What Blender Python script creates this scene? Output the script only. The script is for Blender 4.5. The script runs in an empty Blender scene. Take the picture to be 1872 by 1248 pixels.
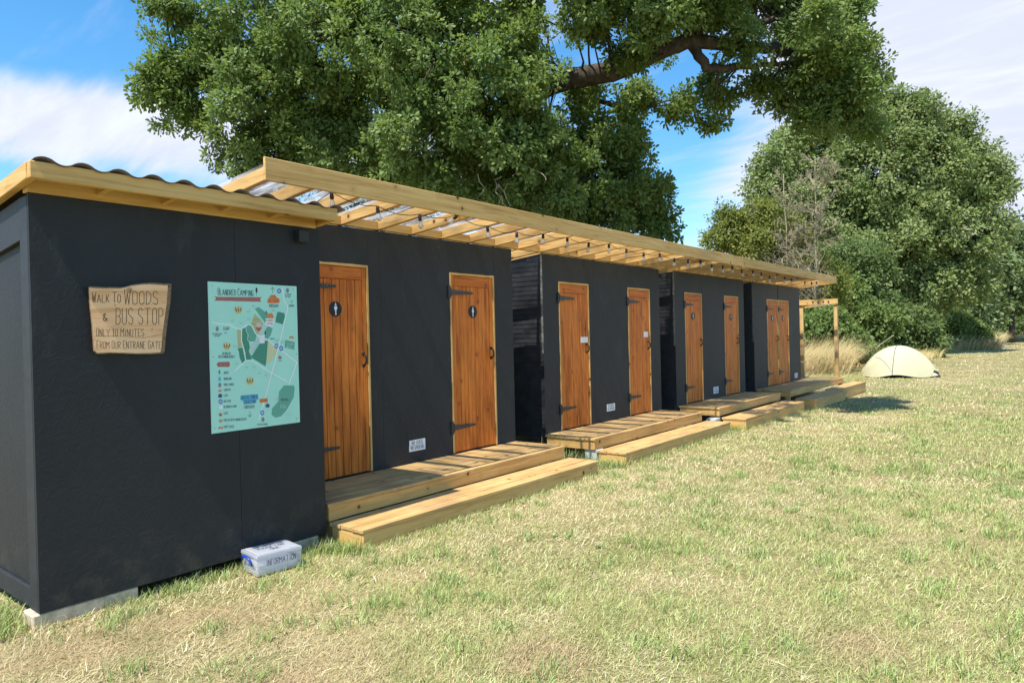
import bpy, math, random
import numpy as np
from mathutils import Vector, Matrix
rad = math.radians
SC = bpy.context.scene
COL = SC.collection
DK = 0.30                                   # deck level above the grass

# ------------------------------------------------------------------ camera
F_PX, YAW, PITCH, ROLL = 1265.0, rad(38.42), rad(.375), rad(1.353)
CAM = np.array([5.207, 0.0, 1.262 + DK])
_R = np.array([math.cos(YAW), math.sin(YAW), 0.0])
_F = np.array([-math.sin(YAW) * math.cos(PITCH), math.cos(YAW) * math.cos(PITCH), -math.sin(PITCH)])
_U = np.cross(_R, _F)
cr = _R * math.cos(ROLL) - _U * math.sin(ROLL)
cu = _R * math.sin(ROLL) + _U * math.cos(ROLL)
cam = bpy.data.cameras.new("camera")
cam.sensor_width = 36.0
cam.lens = F_PX / 1872.0 * 36.0
cam.clip_start = .05
cam.clip_end = 2000
cam_o = bpy.data.objects.new("camera", cam)
COL.objects.link(cam_o)
m = Matrix.Identity(4)
for i in range(3):
    m[i][0], m[i][1], m[i][2], m[i][3] = cr[i], cu[i], -_F[i], CAM[i]
cam_o.matrix_world = m
SC.camera = cam_o

def at(px, py, X=None, Y=None, Z=None, dist=None):
    """a point of the place, from where it shows in the photograph and one known coordinate"""
    d = _F * F_PX + cr * (px - 936) - cu * (py - 624)
    if X is not None: t = (X - CAM[0]) / d[0]
    elif Y is not None: t = (Y - CAM[1]) / d[1]
    elif Z is not None: t = (Z - CAM[2]) / d[2]
    else: t = dist / F_PX
    return CAM + d * t

# ------------------------------------------------------------------ light
SUN_DIR = Vector((.05, -.56, 1.0)).normalized()
SUN_EL = math.asin(SUN_DIR.z)
sun = bpy.data.lights.new("sun", 'SUN')
sun.energy = 4.3
sun.angle = rad(.53)
sun.color = (1.0, .95, .86)
sun_o = bpy.data.objects.new("sun", sun)
COL.objects.link(sun_o)
sun_o.rotation_euler = SUN_DIR.to_track_quat('Z', 'Y').to_euler()
SC.view_settings.view_transform = 'Standard'
SC.view_settings.look = 'None'
SC.view_settings.gamma = 1
SC.view_settings.exposure = 0.80
SC.cycles.max_bounces = 8
SC.cycles.transparent_max_bounces = 24
SC.cycles.caustics_reflective = False
SC.cycles.caustics_refractive = False

class NT:
    """small helper to write node trees"""
    def __init__(s, tree):
        s.t = tree
    def n(s, typ, ins=None, **kw):
        nd = s.t.nodes.new(typ)
        for k, v in kw.items(): setattr(nd, k, v)
        for k, v in (ins or {}).items():
            sk = nd.inputs[k]
            if isinstance(v, bpy.types.NodeSocket): s.t.links.new(v, sk)
            else: sk.default_value = v
        return nd
    def math(s, op, a, b=0.0, c=0.0, clamp=False):
        nd = s.n('ShaderNodeMath', {0: a, 1: b, 2: c}, operation=op, use_clamp=clamp)
        return nd.outputs[0]
    def vmath(s, op, a, b=(0, 0, 0)):
        nd = s.n('ShaderNodeVectorMath', {0: a, 1: b}, operation=op)
        return nd.outputs[1] if op in ('DOT_PRODUCT', 'LENGTH', 'DISTANCE') else nd.outputs[0]
    def step(s, v, a, b):
        nd = s.n('ShaderNodeMapRange', {'Value': v, 'From Min': a, 'From Max': b}, interpolation_type='SMOOTHSTEP')
        return nd.outputs[0]
    def noise(s, vec, scale, detail=3.0, rough=.55, dist=0.0):
        return s.n('ShaderNodeTexNoise', {'Vector': vec, 'Scale': scale, 'Detail': detail, 'Roughness': rough, 'Distortion': dist}).outputs[0]
    def mapping(s, vec, scale=(1, 1, 1), rot=(0, 0, 0), loc=(0, 0, 0)):
        return s.n('ShaderNodeMapping', {'Vector': vec, 'Scale': scale, 'Rotation': rot, 'Location': loc}).outputs[0]
    def ramp(s, fac, stops):
        nd = s.n('ShaderNodeValToRGB', {'Fac': fac})
        e = nd.color_ramp.elements
        while len(e) < len(stops): e.new(.5)
        for el, (p, c) in zip(e, stops):
            el.position = p
            el.color = (c[0], c[1], c[2], 1)
        return nd.outputs[0]
    def mix(s, fac, a, b, blend='MIX'):
        nd = s.n('ShaderNodeMix', data_type='RGBA', blend_type=blend)
        for k, v in ((0, fac), (6, a), (7, b)):
            if isinstance(v, bpy.types.NodeSocket): s.t.links.new(v, nd.inputs[k])
            else: nd.inputs[k].default_value = v if k == 0 else (v[0], v[1], v[2], 1)
        return nd.outputs[2]

W = bpy.data.worlds.new("World")
SC.world = W
W.use_nodes = True
w = NT(W.node_tree)
w.t.nodes.clear()
sky = w.n('ShaderNodeTexSky', sky_type='NISHITA', sun_disc=False, sun_elevation=SUN_EL, sun_rotation=math.pi + .09,
          altitude=0, air_density=1.0, dust_density=.25, ozone_density=3.2)
gen = w.n('ShaderNodeTexCoord').outputs['Generated']
sep = w.n('ShaderNodeSeparateXYZ', {0: gen})
gx, gy, gz = sep.outputs
den = w.math('ADD', w.math('MAXIMUM', gz, 0.0), .22)
cxy = w.n('ShaderNodeCombineXYZ', {0: w.math('DIVIDE', gx, den), 1: w.math('DIVIDE', gy, den), 2: 0.0}).outputs[0]
n1 = w.noise(w.mapping(cxy, (1.0, 2.0, 1), (0, 0, rad(-28))), 1.3, 7, .56, .5)
n2 = w.noise(w.mapping(cxy, (.8, 3.0, 1), (0, 0, rad(-28)), (3, 1, 0)), 2.6, 6, .6, .35)
az_l = w.step(w.vmath('DOT_PRODUCT', gen, (-.93, .37, 0)), .70, .90)
bank = w.math('MULTIPLY', w.step(gz, .18, .25), w.math('SUBTRACT', 1.0, w.step(gz, .275, .34)))
bank = w.math('MULTIPLY', bank, az_l)
az_r = w.step(w.vmath('DOT_PRODUCT', gen, (.10, .99, 0)), .80, .97)
veil = w.math('MULTIPLY', az_r, w.step(gz, -.05, .10))
up = w.math('MULTIPLY', w.step(w.vmath('DOT_PRODUCT', gen, (-.55, .83, 0)), .7, .88), w.step(gz, .30, .45))
bias = w.math('ADD', w.math('MULTIPLY', bank, .46), w.math('ADD', w.math('MULTIPLY', veil, .78), w.math('MULTIPLY', up, .30)))
cl = w.step(w.math('ADD', w.math('ADD', w.math('MULTIPLY', n1, .75), w.math('MULTIPLY', n2, .35)), bias), .62, 1.02)
wisps = w.math('MULTIPLY', w.step(n2, .50, .80), .26)
cl = w.math('MAXIMUM', cl, wisps, clamp=True)
skyc = w.n('ShaderNodeHueSaturation', {'Hue': .492, 'Saturation': 1.28, 'Value': 1.12, 'Color': sky.outputs[0]}).outputs[0]
cloud_col = w.mix(w.step(n2, .35, .75), (3.7, 4.0, 5.1), (4.5, 4.75, 5.6))
skymix = w.mix(cl, skyc, cloud_col)
bg = w.n('ShaderNodeBackground', {'Color': skymix, 'Strength': .122})
w.t.links.new(bg.outputs[0], w.n('ShaderNodeOutputWorld').inputs[0])

# ------------------------------------------------------------------ materials
def new_mat(name):
    mt = bpy.data.materials.new(name)
    mt.use_nodes = True
    mt.node_tree.nodes.clear()
    return mt, NT(mt.node_tree)

def finish(mt, k, shader):
    k.t.links.new(shader, k.n('ShaderNodeOutputMaterial').inputs[0])
    return mt

def principled(k, col, rough=.6, spec=.5, normal=None, **kw):
    ins = {'Base Color': col if isinstance(col, bpy.types.NodeSocket) else (*col, 1), 'Roughness': rough, 'Specular IOR Level': spec}
    if normal is not None: ins['Normal'] = normal
    ins.update(kw)
    return k.n('ShaderNodeBsdfPrincipled', ins).outputs[0]

def bump(k, h, strength=.4, dist=.004):
    return k.n('ShaderNodeBump', {'Height': h, 'Strength': strength, 'Distance': dist}).outputs[0]

def plain(name, col, rough=.6, spec=.4, metallic=0.0, vary=.12, scale=9.0):
    mt, k = new_mat(name)
    pos = k.n('ShaderNodeNewGeometry').outputs['Position']
    nz = k.noise(pos, scale, 4)
    lo = tuple(c * (1 - vary) for c in col)
    hi = tuple(min(1, c * (1 + vary)) for c in col)
    c = k.ramp(nz, [(.3, lo), (.7, hi)])
    return finish(mt, k, principled(k, c, rough, spec, Metallic=metallic))

def wood(name, axis, light, mid, dark, knot=(.10, .045, .015), rough=.65, knots=1.15, spec=.3, weather=0.0, across=26.0, rot=None):
    mt, k = new_mat(name)
    pos = k.n('ShaderNodeNewGeometry').outputs['Position']
    sc = [across] * 3
    sc[axis] = 1.3
    if rot: pos = k.mapping(pos, rot=rot)
    v = k.mapping(pos, tuple(sc))
    g1 = k.noise(v, 1.0, 4, .6, .8)
    sc2 = [150.0] * 3
    sc2[axis] = 5.0
    g2 = k.noise(k.mapping(pos, tuple(sc2)), 1.0, 3, .6)
    g3 = k.noise(pos, 1.7, 2)
    f = k.math('ADD', k.math('MULTIPLY', g1, .62), k.math('ADD', k.math('MULTIPLY', g2, .22), k.math('MULTIPLY', g3, .16)))
    c = k.ramp(f, [(.37, dark), (.48, mid), (.59, light)])
    kv = k.n('ShaderNodeTexVoronoi', {'Vector': pos, 'Scale': 5.2, 'Randomness': 1.0})
    ring = k.math('ADD', kv.outputs['Distance'], k.math('MULTIPLY', k.noise(pos, 60, 2), .04))
    kn = k.math('SUBTRACT', 1.0, k.step(ring, .09, .15))
    halo = k.math('SUBTRACT', 1.0, k.step(ring, .10, .36))
    c = k.mix(k.math('MULTIPLY', halo, .35 * knots), c, dark)
    c = k.mix(k.math('MULTIPLY', kn, .85 * knots), c, knot)
    if weather:
        c = k.mix(k.math('MULTIPLY', k.step(k.noise(pos, 3.1, 4), .42, .66), weather), c, (.32, .205, .115))
    nrm = bump(k, k.math('ADD', k.math('MULTIPLY', g2, .7), k.math('MULTIPLY', g1, .6)), .35, .003)
    return finish(mt, k, principled(k, c, rough, spec, nrm))

PINE = dict(light=(.69, .44, .165), mid=(.60, .36, .12), dark=(.46, .25, .072))
DECKC = dict(light=(.68, .45, .195), mid=(.57, .355, .135), dark=(.40, .23, .08))
M = {}
for i, a in enumerate('xyz'):
    M['pine_' + a] = wood('treated_pine_' + a, i, **PINE)
    M['deck_' + a] = wood('deck_timber_' + a, i, weather=.5, **DECKC)
M['door_wood'] = wood('stained_door_timber', 2, (.70, .215, .030), (.56, .145, .017), (.31, .068, .008), knot=(.11, .027, .004), rough=.5, spec=.25, across=17, knots=.65)
M['door_rail'] = wood('stained_rail_timber', 1, (.64, .185, .026), (.52, .130, .015), (.33, .070, .008), knot=(.11, .027, .004), rough=.5, spec=.25, across=17, knots=.65)
M['slab'] = wood('planed_slab', 1, (.95, .62, .37), (.92, .54, .285), (.70, .35, .14), knot=(.2, .09, .03), rough=.5, knots=.6, across=13)
M['bark_edge'] = plain('bark_edge', (.23, .15, .09), .9, .2, vary=.4, scale=40)

def paint_mat(name, col, seed):
    mt, k = new_mat(name)
    pos = k.n('ShaderNodeNewGeometry').outputs['Position']
    # strand board: short flakes lying at several angles under the paint
    h = None
    for j, ang in enumerate((20, 75, 130)):
        v = k.mapping(k.mapping(pos, rot=(rad(ang), 0, rad(ang * .4))), (40, 46, 11), loc=(seed + j * 3.1, j * 1.7, 0))
        nz = k.noise(v, 1.0, 2, .5, .4)
        h = nz if h is None else k.math('MAXIMUM', h, nz)
    fine = k.noise(pos, 170, 2)
    hh = k.math('ADD', k.math('MULTIPLY', h, 1.0), k.math('MULTIPLY', fine, .25))
    big = k.noise(k.mapping(pos, (1, 1, .5)), 1.8, 4, .6)
    c = k.ramp(big, [(.3, tuple(x * .82 for x in col)), (.7, tuple(x * 1.22 for x in col))])
    sp = k.n('ShaderNodeTexVoronoi', {'Vector': pos, 'Scale': 13.0})
    dot = k.math('SUBTRACT', 1.0, k.step(sp.outputs['Distance'], .025, .05))
    pick = k.math('GREATER_THAN', k.n('ShaderNodeSeparateColor', {0: sp.outputs['Color']}).outputs[0], .72)
    c = k.mix(k.math('MULTIPLY', k.math('MULTIPLY', dot, pick), .55), c, (.35, .35, .34))
    zz = k.n('ShaderNodeSeparateXYZ', {0: pos}).outputs[2]
    mud = k.math('MULTIPLY', k.math('SUBTRACT', 1.0, k.step(zz, .10, .50)), k.step(k.noise(pos, 7, 5, .65), .45, .75))
    c = k.mix(k.math('MULTIPLY', mud, .5), c, (.10, .085, .06))
    scuff = k.step(k.noise(k.mapping(pos, (3, 3, 1.1)), 1.6, 6, .7), .56, .74)
    c = k.mix(k.math('MULTIPLY', scuff, .22), c, (.075, .078, .082))
    return finish(mt, k, principled(k, c, .62, .38, bump(k, hh, .85, .005)))
M['black'] = paint_mat('black_painted_board', (.0165, .0180, .0210), 0)
M['black_trim'] = plain('black_painted_trim', (.024, .026, .031), .6, .4, vary=.2, scale=14)
M['black_clad'] = plain('black_painted_cladding', (.024, .025, .028), .5, .5, vary=.35, scale=11)
M['iron'] = plain('black_iron', (.018, .018, .019), .45, .5, vary=.2)
M['iron_strap'] = plain('weathered_iron', (.034, .032, .031), .5, .5, vary=.3, scale=30)
M['bronze'] = plain('dark_bronze', (.035, .017, .010), .4, .5, .3)
M['concrete'] = plain('concrete', (.56, .455, .33), .95, .1, vary=.25, scale=24)
M['galv'] = plain('grey_block', (.52, .53, .55), .7, .2, vary=.15)
M['cable'] = plain('black_rubber', (.014, .013, .013), .55, .4)
M['socket'] = plain('brown_socket', (.030, .018, .014), .5, .4)
M['onduline'] = plain('brown_corrugated_bitumen', (.15, .12, .11), .85, .2, vary=.25, scale=6)
M['edge_grey'] = plain('chipped_edge', (.16, .16, .15), .8, .2, vary=.5, scale=30)
M['white'] = plain('white_plastic', (.80, .81, .84), .5, .4, vary=.05)
M['paper'] = plain('white_paper', (.84, .84, .87), .8, .2, vary=.04)
M['ink'] = plain('dark_ink', (.03, .035, .045), .7, .2)
M['grey_ink'] = plain('grey_ink', (.16, .20, .22), .7, .2)
M['burnt'] = plain('burnt_lettering', (.10, .042, .018), .8, .1, vary=.3, scale=60)
M['tent'] = plain('tent_fabric', (.53, .50, .325), .75, .3, vary=.05, scale=3)
M['tent_dark'] = plain('tent_mesh', (.045, .045, .05), .9, .1)
M['seam'] = plain('tent_seam', (.17, .17, .13), .8, .2)
M['tarp'] = plain('grey_tarp', (.30, .30, .33), .7, .3, vary=.4, scale=5)
M['blue_sheet'] = plain('pale_blue_plastic', (.55, .66, .76), .4, .5, vary=.15, scale=6)
M['blue'] = plain('blue_plastic', (.012, .055, .38), .35, .5)
M['post_wood'] = plain('weathered_post', (.42, .36, .27), .9, .1, vary=.3, scale=20)

def glass_mat(name, tint, alpha, gloss_rough, milky, milk_col=(.9, .9, .95), streak=False):
    mt, k = new_mat(name)
    tr = k.n('ShaderNodeBsdfTransparent', {'Color': (*tint, 1)}).outputs[0]
    df = k.n('ShaderNodeBsdfDiffuse', {'Color': (*milk_col, 1)}).outputs[0]
    tl = k.n('ShaderNodeBsdfTranslucent', {'Color': (*milk_col, 1)}).outputs[0]
    half = k.n('ShaderNodeMixShader', {0: .5, 1: df, 2: tl}).outputs[0]
    fac = milky
    if streak:
        pos = k.n('ShaderNodeNewGeometry').outputs['Position']
        fac = k.math('MULTIPLY', k.step(k.noise(k.mapping(pos, (2, 14, 1)), 1.0, 4), .3, .75), milky * 2)
    body = k.n('ShaderNodeMixShader', {0: fac, 1: tr, 2: half}).outputs[0]
    gl = k.n('ShaderNodeBsdfGlossy', {'Color': (1, 1, 1, 1), 'Roughness': gloss_rough}).outputs[0]
    fr = k.n('ShaderNodeFresnel', {'IOR': 1.45}).outputs[0]
    sh = k.n('ShaderNodeMixShader', {0: k.math('MULTIPLY', fr, alpha), 1: body, 2: gl}).outputs[0]
    return finish(mt, k, sh)
M['clear_roof'] = glass_mat('clear_corrugated_sheet', (.93, .94, .95), .2, .3, .42, streak=True)
M['bulb'] = glass_mat('bulb_glass', (.98, .97, .96), .9, .03, .42)
M['box_clear'] = glass_mat('clear_box_plastic', (.97, .98, 1.0), .5, .15, .42, (1.0, 1.0, 1.0))
M['lid_clear'] = glass_mat('box_lid_plastic', (.93, .95, 1.0), .6, .2, .48, (.93, .95, 1.0))

def leaf_mat(name, lo, mid, hi, trans=.35, rough=.5):
    mt, k = new_mat(name)
    a = k.n('ShaderNodeAttribute', attribute_name='rnd').outputs['Fac']
    c = k.ramp(a, [(.05, lo), (.5, mid), (.97, hi)])
    d = principled(k, c, rough, .22)
    tl = k.n('ShaderNodeBsdfTranslucent', {'Color': k.mix(.55, c, (.30, .42, .05))}).outputs[0]
    return finish(mt, k, k.n('ShaderNodeMixShader', {0: trans, 1: d, 2: tl}).outputs[0])
M['oak_leaf'] = leaf_mat('oak_leaves', (.082, .138, .034), (.150, .218, .060), (.280, .355, .120), .40, .45)
M['far_leaf'] = leaf_mat('far_oak_leaves', (.150, .205, .068), (.225, .285, .100), (.335, .375, .165), .34)
M['haw_leaf'] = leaf_mat('hawthorn_leaves', (.13, .165, .03), (.19, .215, .045), (.27, .265, .07), .32)
M['dark_leaf'] = leaf_mat('dark_hedge_leaves', (.088, .140, .042), (.135, .190, .062), (.20, .25, .10), .3)
M['bramble_leaf'] = leaf_mat('bramble_leaves', (.11, .17, .045), (.16, .225, .062), (.225, .28, .095), .32)
M['back_leaf'] = leaf_mat('back_tree_leaves', (.115, .165, .068), (.165, .22, .095), (.23, .28, .14), .3)

def bark_mat(name, a, b):
    mt, k = new_mat(name)
    pos = k.n('ShaderNodeNewGeometry').outputs['Position']
    n = k.noise(k.mapping(pos, (9, 9, 3)), 1.0, 5, .65, .6)
    return finish(mt, k, principled(k, k.ramp(n, [(.3, a), (.7, b)]), .9, .1, bump(k, n, .8, .03)))
M['bark'] = bark_mat('oak_bark', (.030, .025, .020), (.105, .088, .07))
M['dead_bark'] = bark_mat('dead_twigs', (.25, .215, .145), (.43, .375, .25))

def vcol_mat(name, trans=.2, rough=.7):
    mt, k = new_mat(name)
    c = k.n('ShaderNodeAttribute', attribute_name='Col').outputs['Color']
    d = principled(k, c, rough, .25)
    tl = k.n('ShaderNodeBsdfTranslucent', {'Color': c}).outputs[0]
    return finish(mt, k, k.n('ShaderNodeMixShader', {0: trans, 1: d, 2: tl}).outputs[0])
M['blade'] = vcol_mat('grass_blades')

mt, k = new_mat('dry_lawn')
pos = k.n('ShaderNodeNewGeometry').outputs['Position']
g_big = k.noise(pos, .55, 4, .6)
g_mid = k.noise(pos, 3.4, 4, .6)
g_fine = k.noise(pos, 75, 3, .65)
g_strk = k.noise(k.mapping(pos, (60, 18, 1), (0, 0, .5)), 1.0, 3)
straw = k.ramp(k.math('ADD', k.math('MULTIPLY', g_fine, .6), k.math('MULTIPLY', g_strk, .4)), [(.30, (.15, .11, .052)), (.48, (.33, .255, .125)), (.68, (.52, .42, .23))])
green = k.ramp(g_fine, [(.3, (.07, .085, .025)), (.7, (.24, .26, .09))])
fac = k.step(k.math('ADD', k.math('MULTIPLY', g_big, .55), k.math('MULTIPLY', g_mid, .45)), .42, .60)
M['lawn'] = finish(mt, k, principled(k, k.mix(k.math('MULTIPLY', fac, .62), straw, green), .9, .1, bump(k, k.math('ADD', g_fine, g_strk), .7, .02)))

# ------------------------------------------------------------------ mesh helpers
class MB:
    def __init__(s):
        s.v, s.f, s.m, s.mats = [], [], [], []
    def mi(s, mat):
        if mat is None: return 0
        if mat not in s.mats: s.mats.append(mat)
        return s.mats.index(mat)
    def face(s, pts, mat=None):
        b = len(s.v)
        s.v += [tuple(p) for p in pts]
        s.f.append(tuple(range(b, b + len(pts))))
        s.m.append(s.mi(mat))
    def box(s, x0, x1, y0, y1, z0, z1, mat=None, dz=0.0):
        """dz tilts the top and bottom: added per metre of X measured from x1"""
        b = len(s.v)
        for x in (x0, x1):
            for y in (y0, y1):
                for z in (z0, z1): s.v.append((x, y, z + (x - x1) * dz))
        for q in ((0, 1, 3, 2), (4, 6, 7, 5), (0, 4, 5, 1), (2, 3, 7, 6), (0, 2, 6, 4), (1, 5, 7, 3)):
            s.f.append(tuple(b + i for i in q))
            s.m.append(s.mi(mat))
    def hexa(s, lo, hi, mat=None):
        """lo, hi: four corners each, same order"""
        b = len(s.v)
        s.v += [tuple(p) for p in lo] + [tuple(p) for p in hi]
        for q in ((3, 2, 1, 0), (4, 5, 6, 7), (0, 1, 5, 4), (1, 2, 6, 5), (2, 3, 7, 6), (3, 0, 4, 7)):
            s.f.append(tuple(b + i for i in q))
            s.m.append(s.mi(mat))
    def tube(s, pts, radii, n=6, mat=None, cap=True):
        pts = [np.array(p, float) for p in pts]
        b = len(s.v)
        up = np.array([.31, .17, .93])
        for i, p in enumerate(pts):
            t = pts[min(i + 1, len(pts) - 1)] - pts[max(i - 1, 0)]
            t /= (np.linalg.norm(t) + 1e-9)
            a = np.cross(t, up)
            if np.linalg.norm(a) < 1e-3: a = np.cross(t, (1, 0, 0))
            a /= np.linalg.norm(a)
            c = np.cross(t, a)
            r = radii[i] if hasattr(radii, '__len__') else radii
            for j in range(n):
                th = 2 * math.pi * j / n
                s.v.append(tuple(p + r * (math.cos(th) * a + math.sin(th) * c)))
        for i in range(len(pts) - 1):
            for j in range(n):
                j2 = (j + 1) % n
                s.f.append((b + i * n + j, b + i * n + j2, b + (i + 1) * n + j2, b + (i + 1) * n + j))
                s.m.append(s.mi(mat))
        if cap:
            s.f.append(tuple(b + j for j in range(n))[::-1]); s.m.append(s.mi(mat))
            s.f.append(tuple(b + (len(pts) - 1) * n + j for j in range(n))); s.m.append(s.mi(mat))
    def lathe(s, origin, axis, prof, n=10, mat=None):
        axis = np.array(axis, float); axis /= np.linalg.norm(axis)
        s.tube([np.array(origin) + axis * h for r, h in prof], [max(r, 1e-4) for r, h in prof], n, mat)
    def prism(s, poly, d, mat=None, side=None):
        """polygon of 3-D points swept by vector d"""
        n = len(poly)
        b = len(s.v)
        s.v += [tuple(p) for p in poly] + [tuple(np.array(p) + np.array(d)) for p in poly]
        s.f.append(tuple(range(b, b + n))[::-1]); s.m.append(s.mi(mat))
        s.f.append(tuple(range(b + n, b + 2 * n))); s.m.append(s.mi(mat))
        for i in range(n):
            j = (i + 1) % n
            s.f.append((b + i, b + j, b + n + j, b + n + i))
            s.m.append(s.mi(side or mat))
    def build(s, name, mat=None, parent=None, smooth=False, bevel=0.0):
        me = bpy.data.meshes.new(name)
        me.from_pydata(s.v, [], s.f)
        for mm in (s.mats or [mat]): me.materials.append(M[mm] if isinstance(mm, str) else mm)
        if len(s.mats) > 1: me.polygons.foreach_set('material_index', s.m)
        if smooth: me.polygons.foreach_set('use_smooth', [True] * len(me.polygons))
        me.update()
        o = bpy.data.objects.new(name, me)
        COL.objects.link(o)
        if parent is not None:
            o.parent = parent
            o.matrix_parent_inverse = Matrix.Translation(-Vector(world_loc(parent)))
        if bevel:
            bv = o.modifiers.new('edge', 'BEVEL')
            bv.width = bevel
            bv.segments = 1
            bv.limit_method = 'ANGLE'
        return o

LOC = {}
def world_loc(o):
    return LOC.get(o.name, (0, 0, 0))

def tag(o, label=None, cat=None, group=None, kind=None):
    if label: o['label'] = label
    if cat: o['category'] = cat
    if group: o['group'] = group
    if kind: o['kind'] = kind
    return o

def thing(name, loc, label, cat, group=None):
    o = bpy.data.objects.new(name, None)
    COL.objects.link(o)
    o.empty_display_size = .2
    o.location = loc
    LOC[o.name] = tuple(loc)
    return tag(o, label, cat, group)

def np_mesh(name, verts, quads, tris, mat, parent=None, rnd=None, col=None):
    """big meshes straight from arrays"""
    me = bpy.data.meshes.new(name)
    nq, nt = len(quads), len(tris)
    me.vertices.add(len(verts))
    me.vertices.foreach_set('co', np.ascontiguousarray(verts, np.float32).ravel())
    loops = np.concatenate([quads.ravel(), tris.ravel()]).astype(np.int32)
    me.loops.add(len(loops))
    me.loops.foreach_set('vertex_index', loops)
    me.polygons.add(nq + nt)
    starts = np.concatenate([np.arange(nq) * 4, nq * 4 + np.arange(nt) * 3]).astype(np.int32)
    me.polygons.foreach_set('loop_start', starts)
    me.update(calc_edges=True)
    if rnd is not None:
        a = me.attributes.new('rnd', 'FLOAT', 'POINT')
        a.data.foreach_set('value', np.ascontiguousarray(rnd, np.float32))
    if col is not None:
        a = me.attributes.new('Col', 'FLOAT_COLOR', 'POINT')
        c4 = np.ones((len(verts), 4), np.float32)
        c4[:, :3] = col
        a.data.foreach_set('color', c4.ravel())
    me.materials.append(M[mat])
    o = bpy.data.objects.new(name, me)
    COL.objects.link(o)
    if parent is not None:
        o.parent = parent
        o.matrix_parent_inverse = Matrix.Translation(-Vector(world_loc(parent)))
    return o

# ------------------------------------------------------------------ ground
def ground_z(x, y):
    y = np.asarray(y, float)
    return -np.interp(y, [9.5, 18, 27, 60, 400], [0, .13, .17, .20, .2])

def make_ground():
    ys = np.concatenate([np.linspace(-60, 0, 10)[:-1], np.linspace(0, 34, 120), np.linspace(36, 120, 24), [200, 600, 1500]])
    xs = np.concatenate([[-1500, -500, -150, -60], np.linspace(-30, 30, 90), [60, 150, 500, 1500]])
    X, Y = np.meshgrid(xs, ys, indexing='ij')
    Z = ground_z(X, Y) + .012 * np.sin(X * 2.1 + Y * .7) * np.sin(Y * 1.3 - X * .4)
    V = np.stack([X, Y, Z], -1).reshape(-1, 3)
    nx, ny = len(xs), len(ys)
    i = (np.arange(nx - 1)[:, None] * ny + np.arange(ny - 1)[None]).ravel()
    Q = np.stack([i, i + ny, i + ny + 1, i + 1], -1)
    o = np_mesh('ground', V, Q, np.zeros((0, 3), int), 'lawn')
    o['kind'] = 'structure'
make_ground()

# ------------------------------------------------------------------ sheds
SL = .095                                        # fall of the roofs towards the back
TOP = 2.325 + DK                                 # front wall height of the toilet sheds
SHEDS = [
    (3.29, 6.59, [(3.609, 4.363), (5.494, 6.248)], 'black toilet shed nearest the wooden sign, partly behind the information shed'),
    (7.22, 10.52, [(7.579, 8.328), (9.449, 10.175)], 'black shed whose two orange doors carry small white notices instead of round signs'),
    (11.10, 14.42, [(11.504, 12.248), (13.337, 14.097)], 'black toilet shed with two well spaced doors, third from the information shed'),
    (15.0, 18.38, [(15.878, 16.655), (16.690, 17.466)], 'farthest black shed with two narrow orange doors side by side'),
]

def t_hinge(door, yl, z, long_=.37):
    h = MB()
    h.box(.006, .016, yl - .034, yl - .002, z - .072, z + .072, 'iron')
    h.tube([(.013, yl + .004, z - .05), (.013, yl + .004, z + .05)], .009, 8, 'iron')
    a, b = .030, .011
    h.prism([(-.003, yl + .012, z - a), (-.003, yl + long_, z - b), (-.003, yl + long_ + .008, z), (-.003, yl + long_, z + b), (-.003, yl + .012, z + a)], (.007, 0, 0), 'iron_strap')
    for q in (.08, .18, .28, .35):
        h.lathe((.004, yl + q, z), (1, 0, 0), [(.006, 0), (.004, .003)], 6, 'iron')
    h.build('hinge', 'iron', door)

def make_door(shed, y0, y1, wide_planks):
    z0, z1 = DK + .008, DK + 1.98
    fw = .024
    d = MB()                                     # the leaf: stiles, rails, planks
    a, b, lo, hi = y0 + fw + .004, y1 - fw - .004, z0 + .006, z1 - fw - .004
    st = .058 if not wide_planks else .045
    d.box(-.045, -.006, a, a + st, lo, hi, 'door_wood')
    d.box(-.045, -.006, b - st, b, lo, hi, 'door_wood')
    d.box(-.045, -.007, a + st + .002, b - st - .002, hi - .115, hi, 'door_rail')
    n = 7 if wide_planks else 9
    w_ = (b - a - 2 * st) / n
    gp = .0022 if wide_planks else .0010
    for i in range(n):
        d.box(-.045, -.010, a + st + i * w_ + gp, a + st + (i + 1) * w_ - gp, lo, hi - .118, 'door_wood')
    leaf = d.build('door', None, shed, bevel=.0025)
    f = MB()
    f.box(-.06, .004, y0, y0 + fw, z0, z1 - fw, 'pine_z')
    f.box(-.06, .004, y1 - fw, y1, z0, z1 - fw, 'pine_z')
    f.box(-.06, .004, y0, y1, z1 - fw, z1, 'pine_y')
    f.build('door_frame', None, leaf, bevel=.002)
    t_hinge(leaf, y0, DK + 1.765)
    t_hinge(leaf, y0, DK + .285)
    h = MB()                                     # D-shaped pull
    yh, zh = y1 - .072, DK + 1.08
    arc = [(-.006 + .042 * math.sin(t), yh, zh + .056 * math.cos(t)) for t in np.linspace(0, math.pi, 9)]
    h.tube(arc, .008, 7)
    h.box(-.009, -.002, yh - .014, yh + .014, zh + .040, zh + .072)
    h.box(-.009, -.002, yh - .014, yh + .014, zh - .072, zh - .040)
    h.build('handle', 'bronze', leaf, smooth=True)

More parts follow.
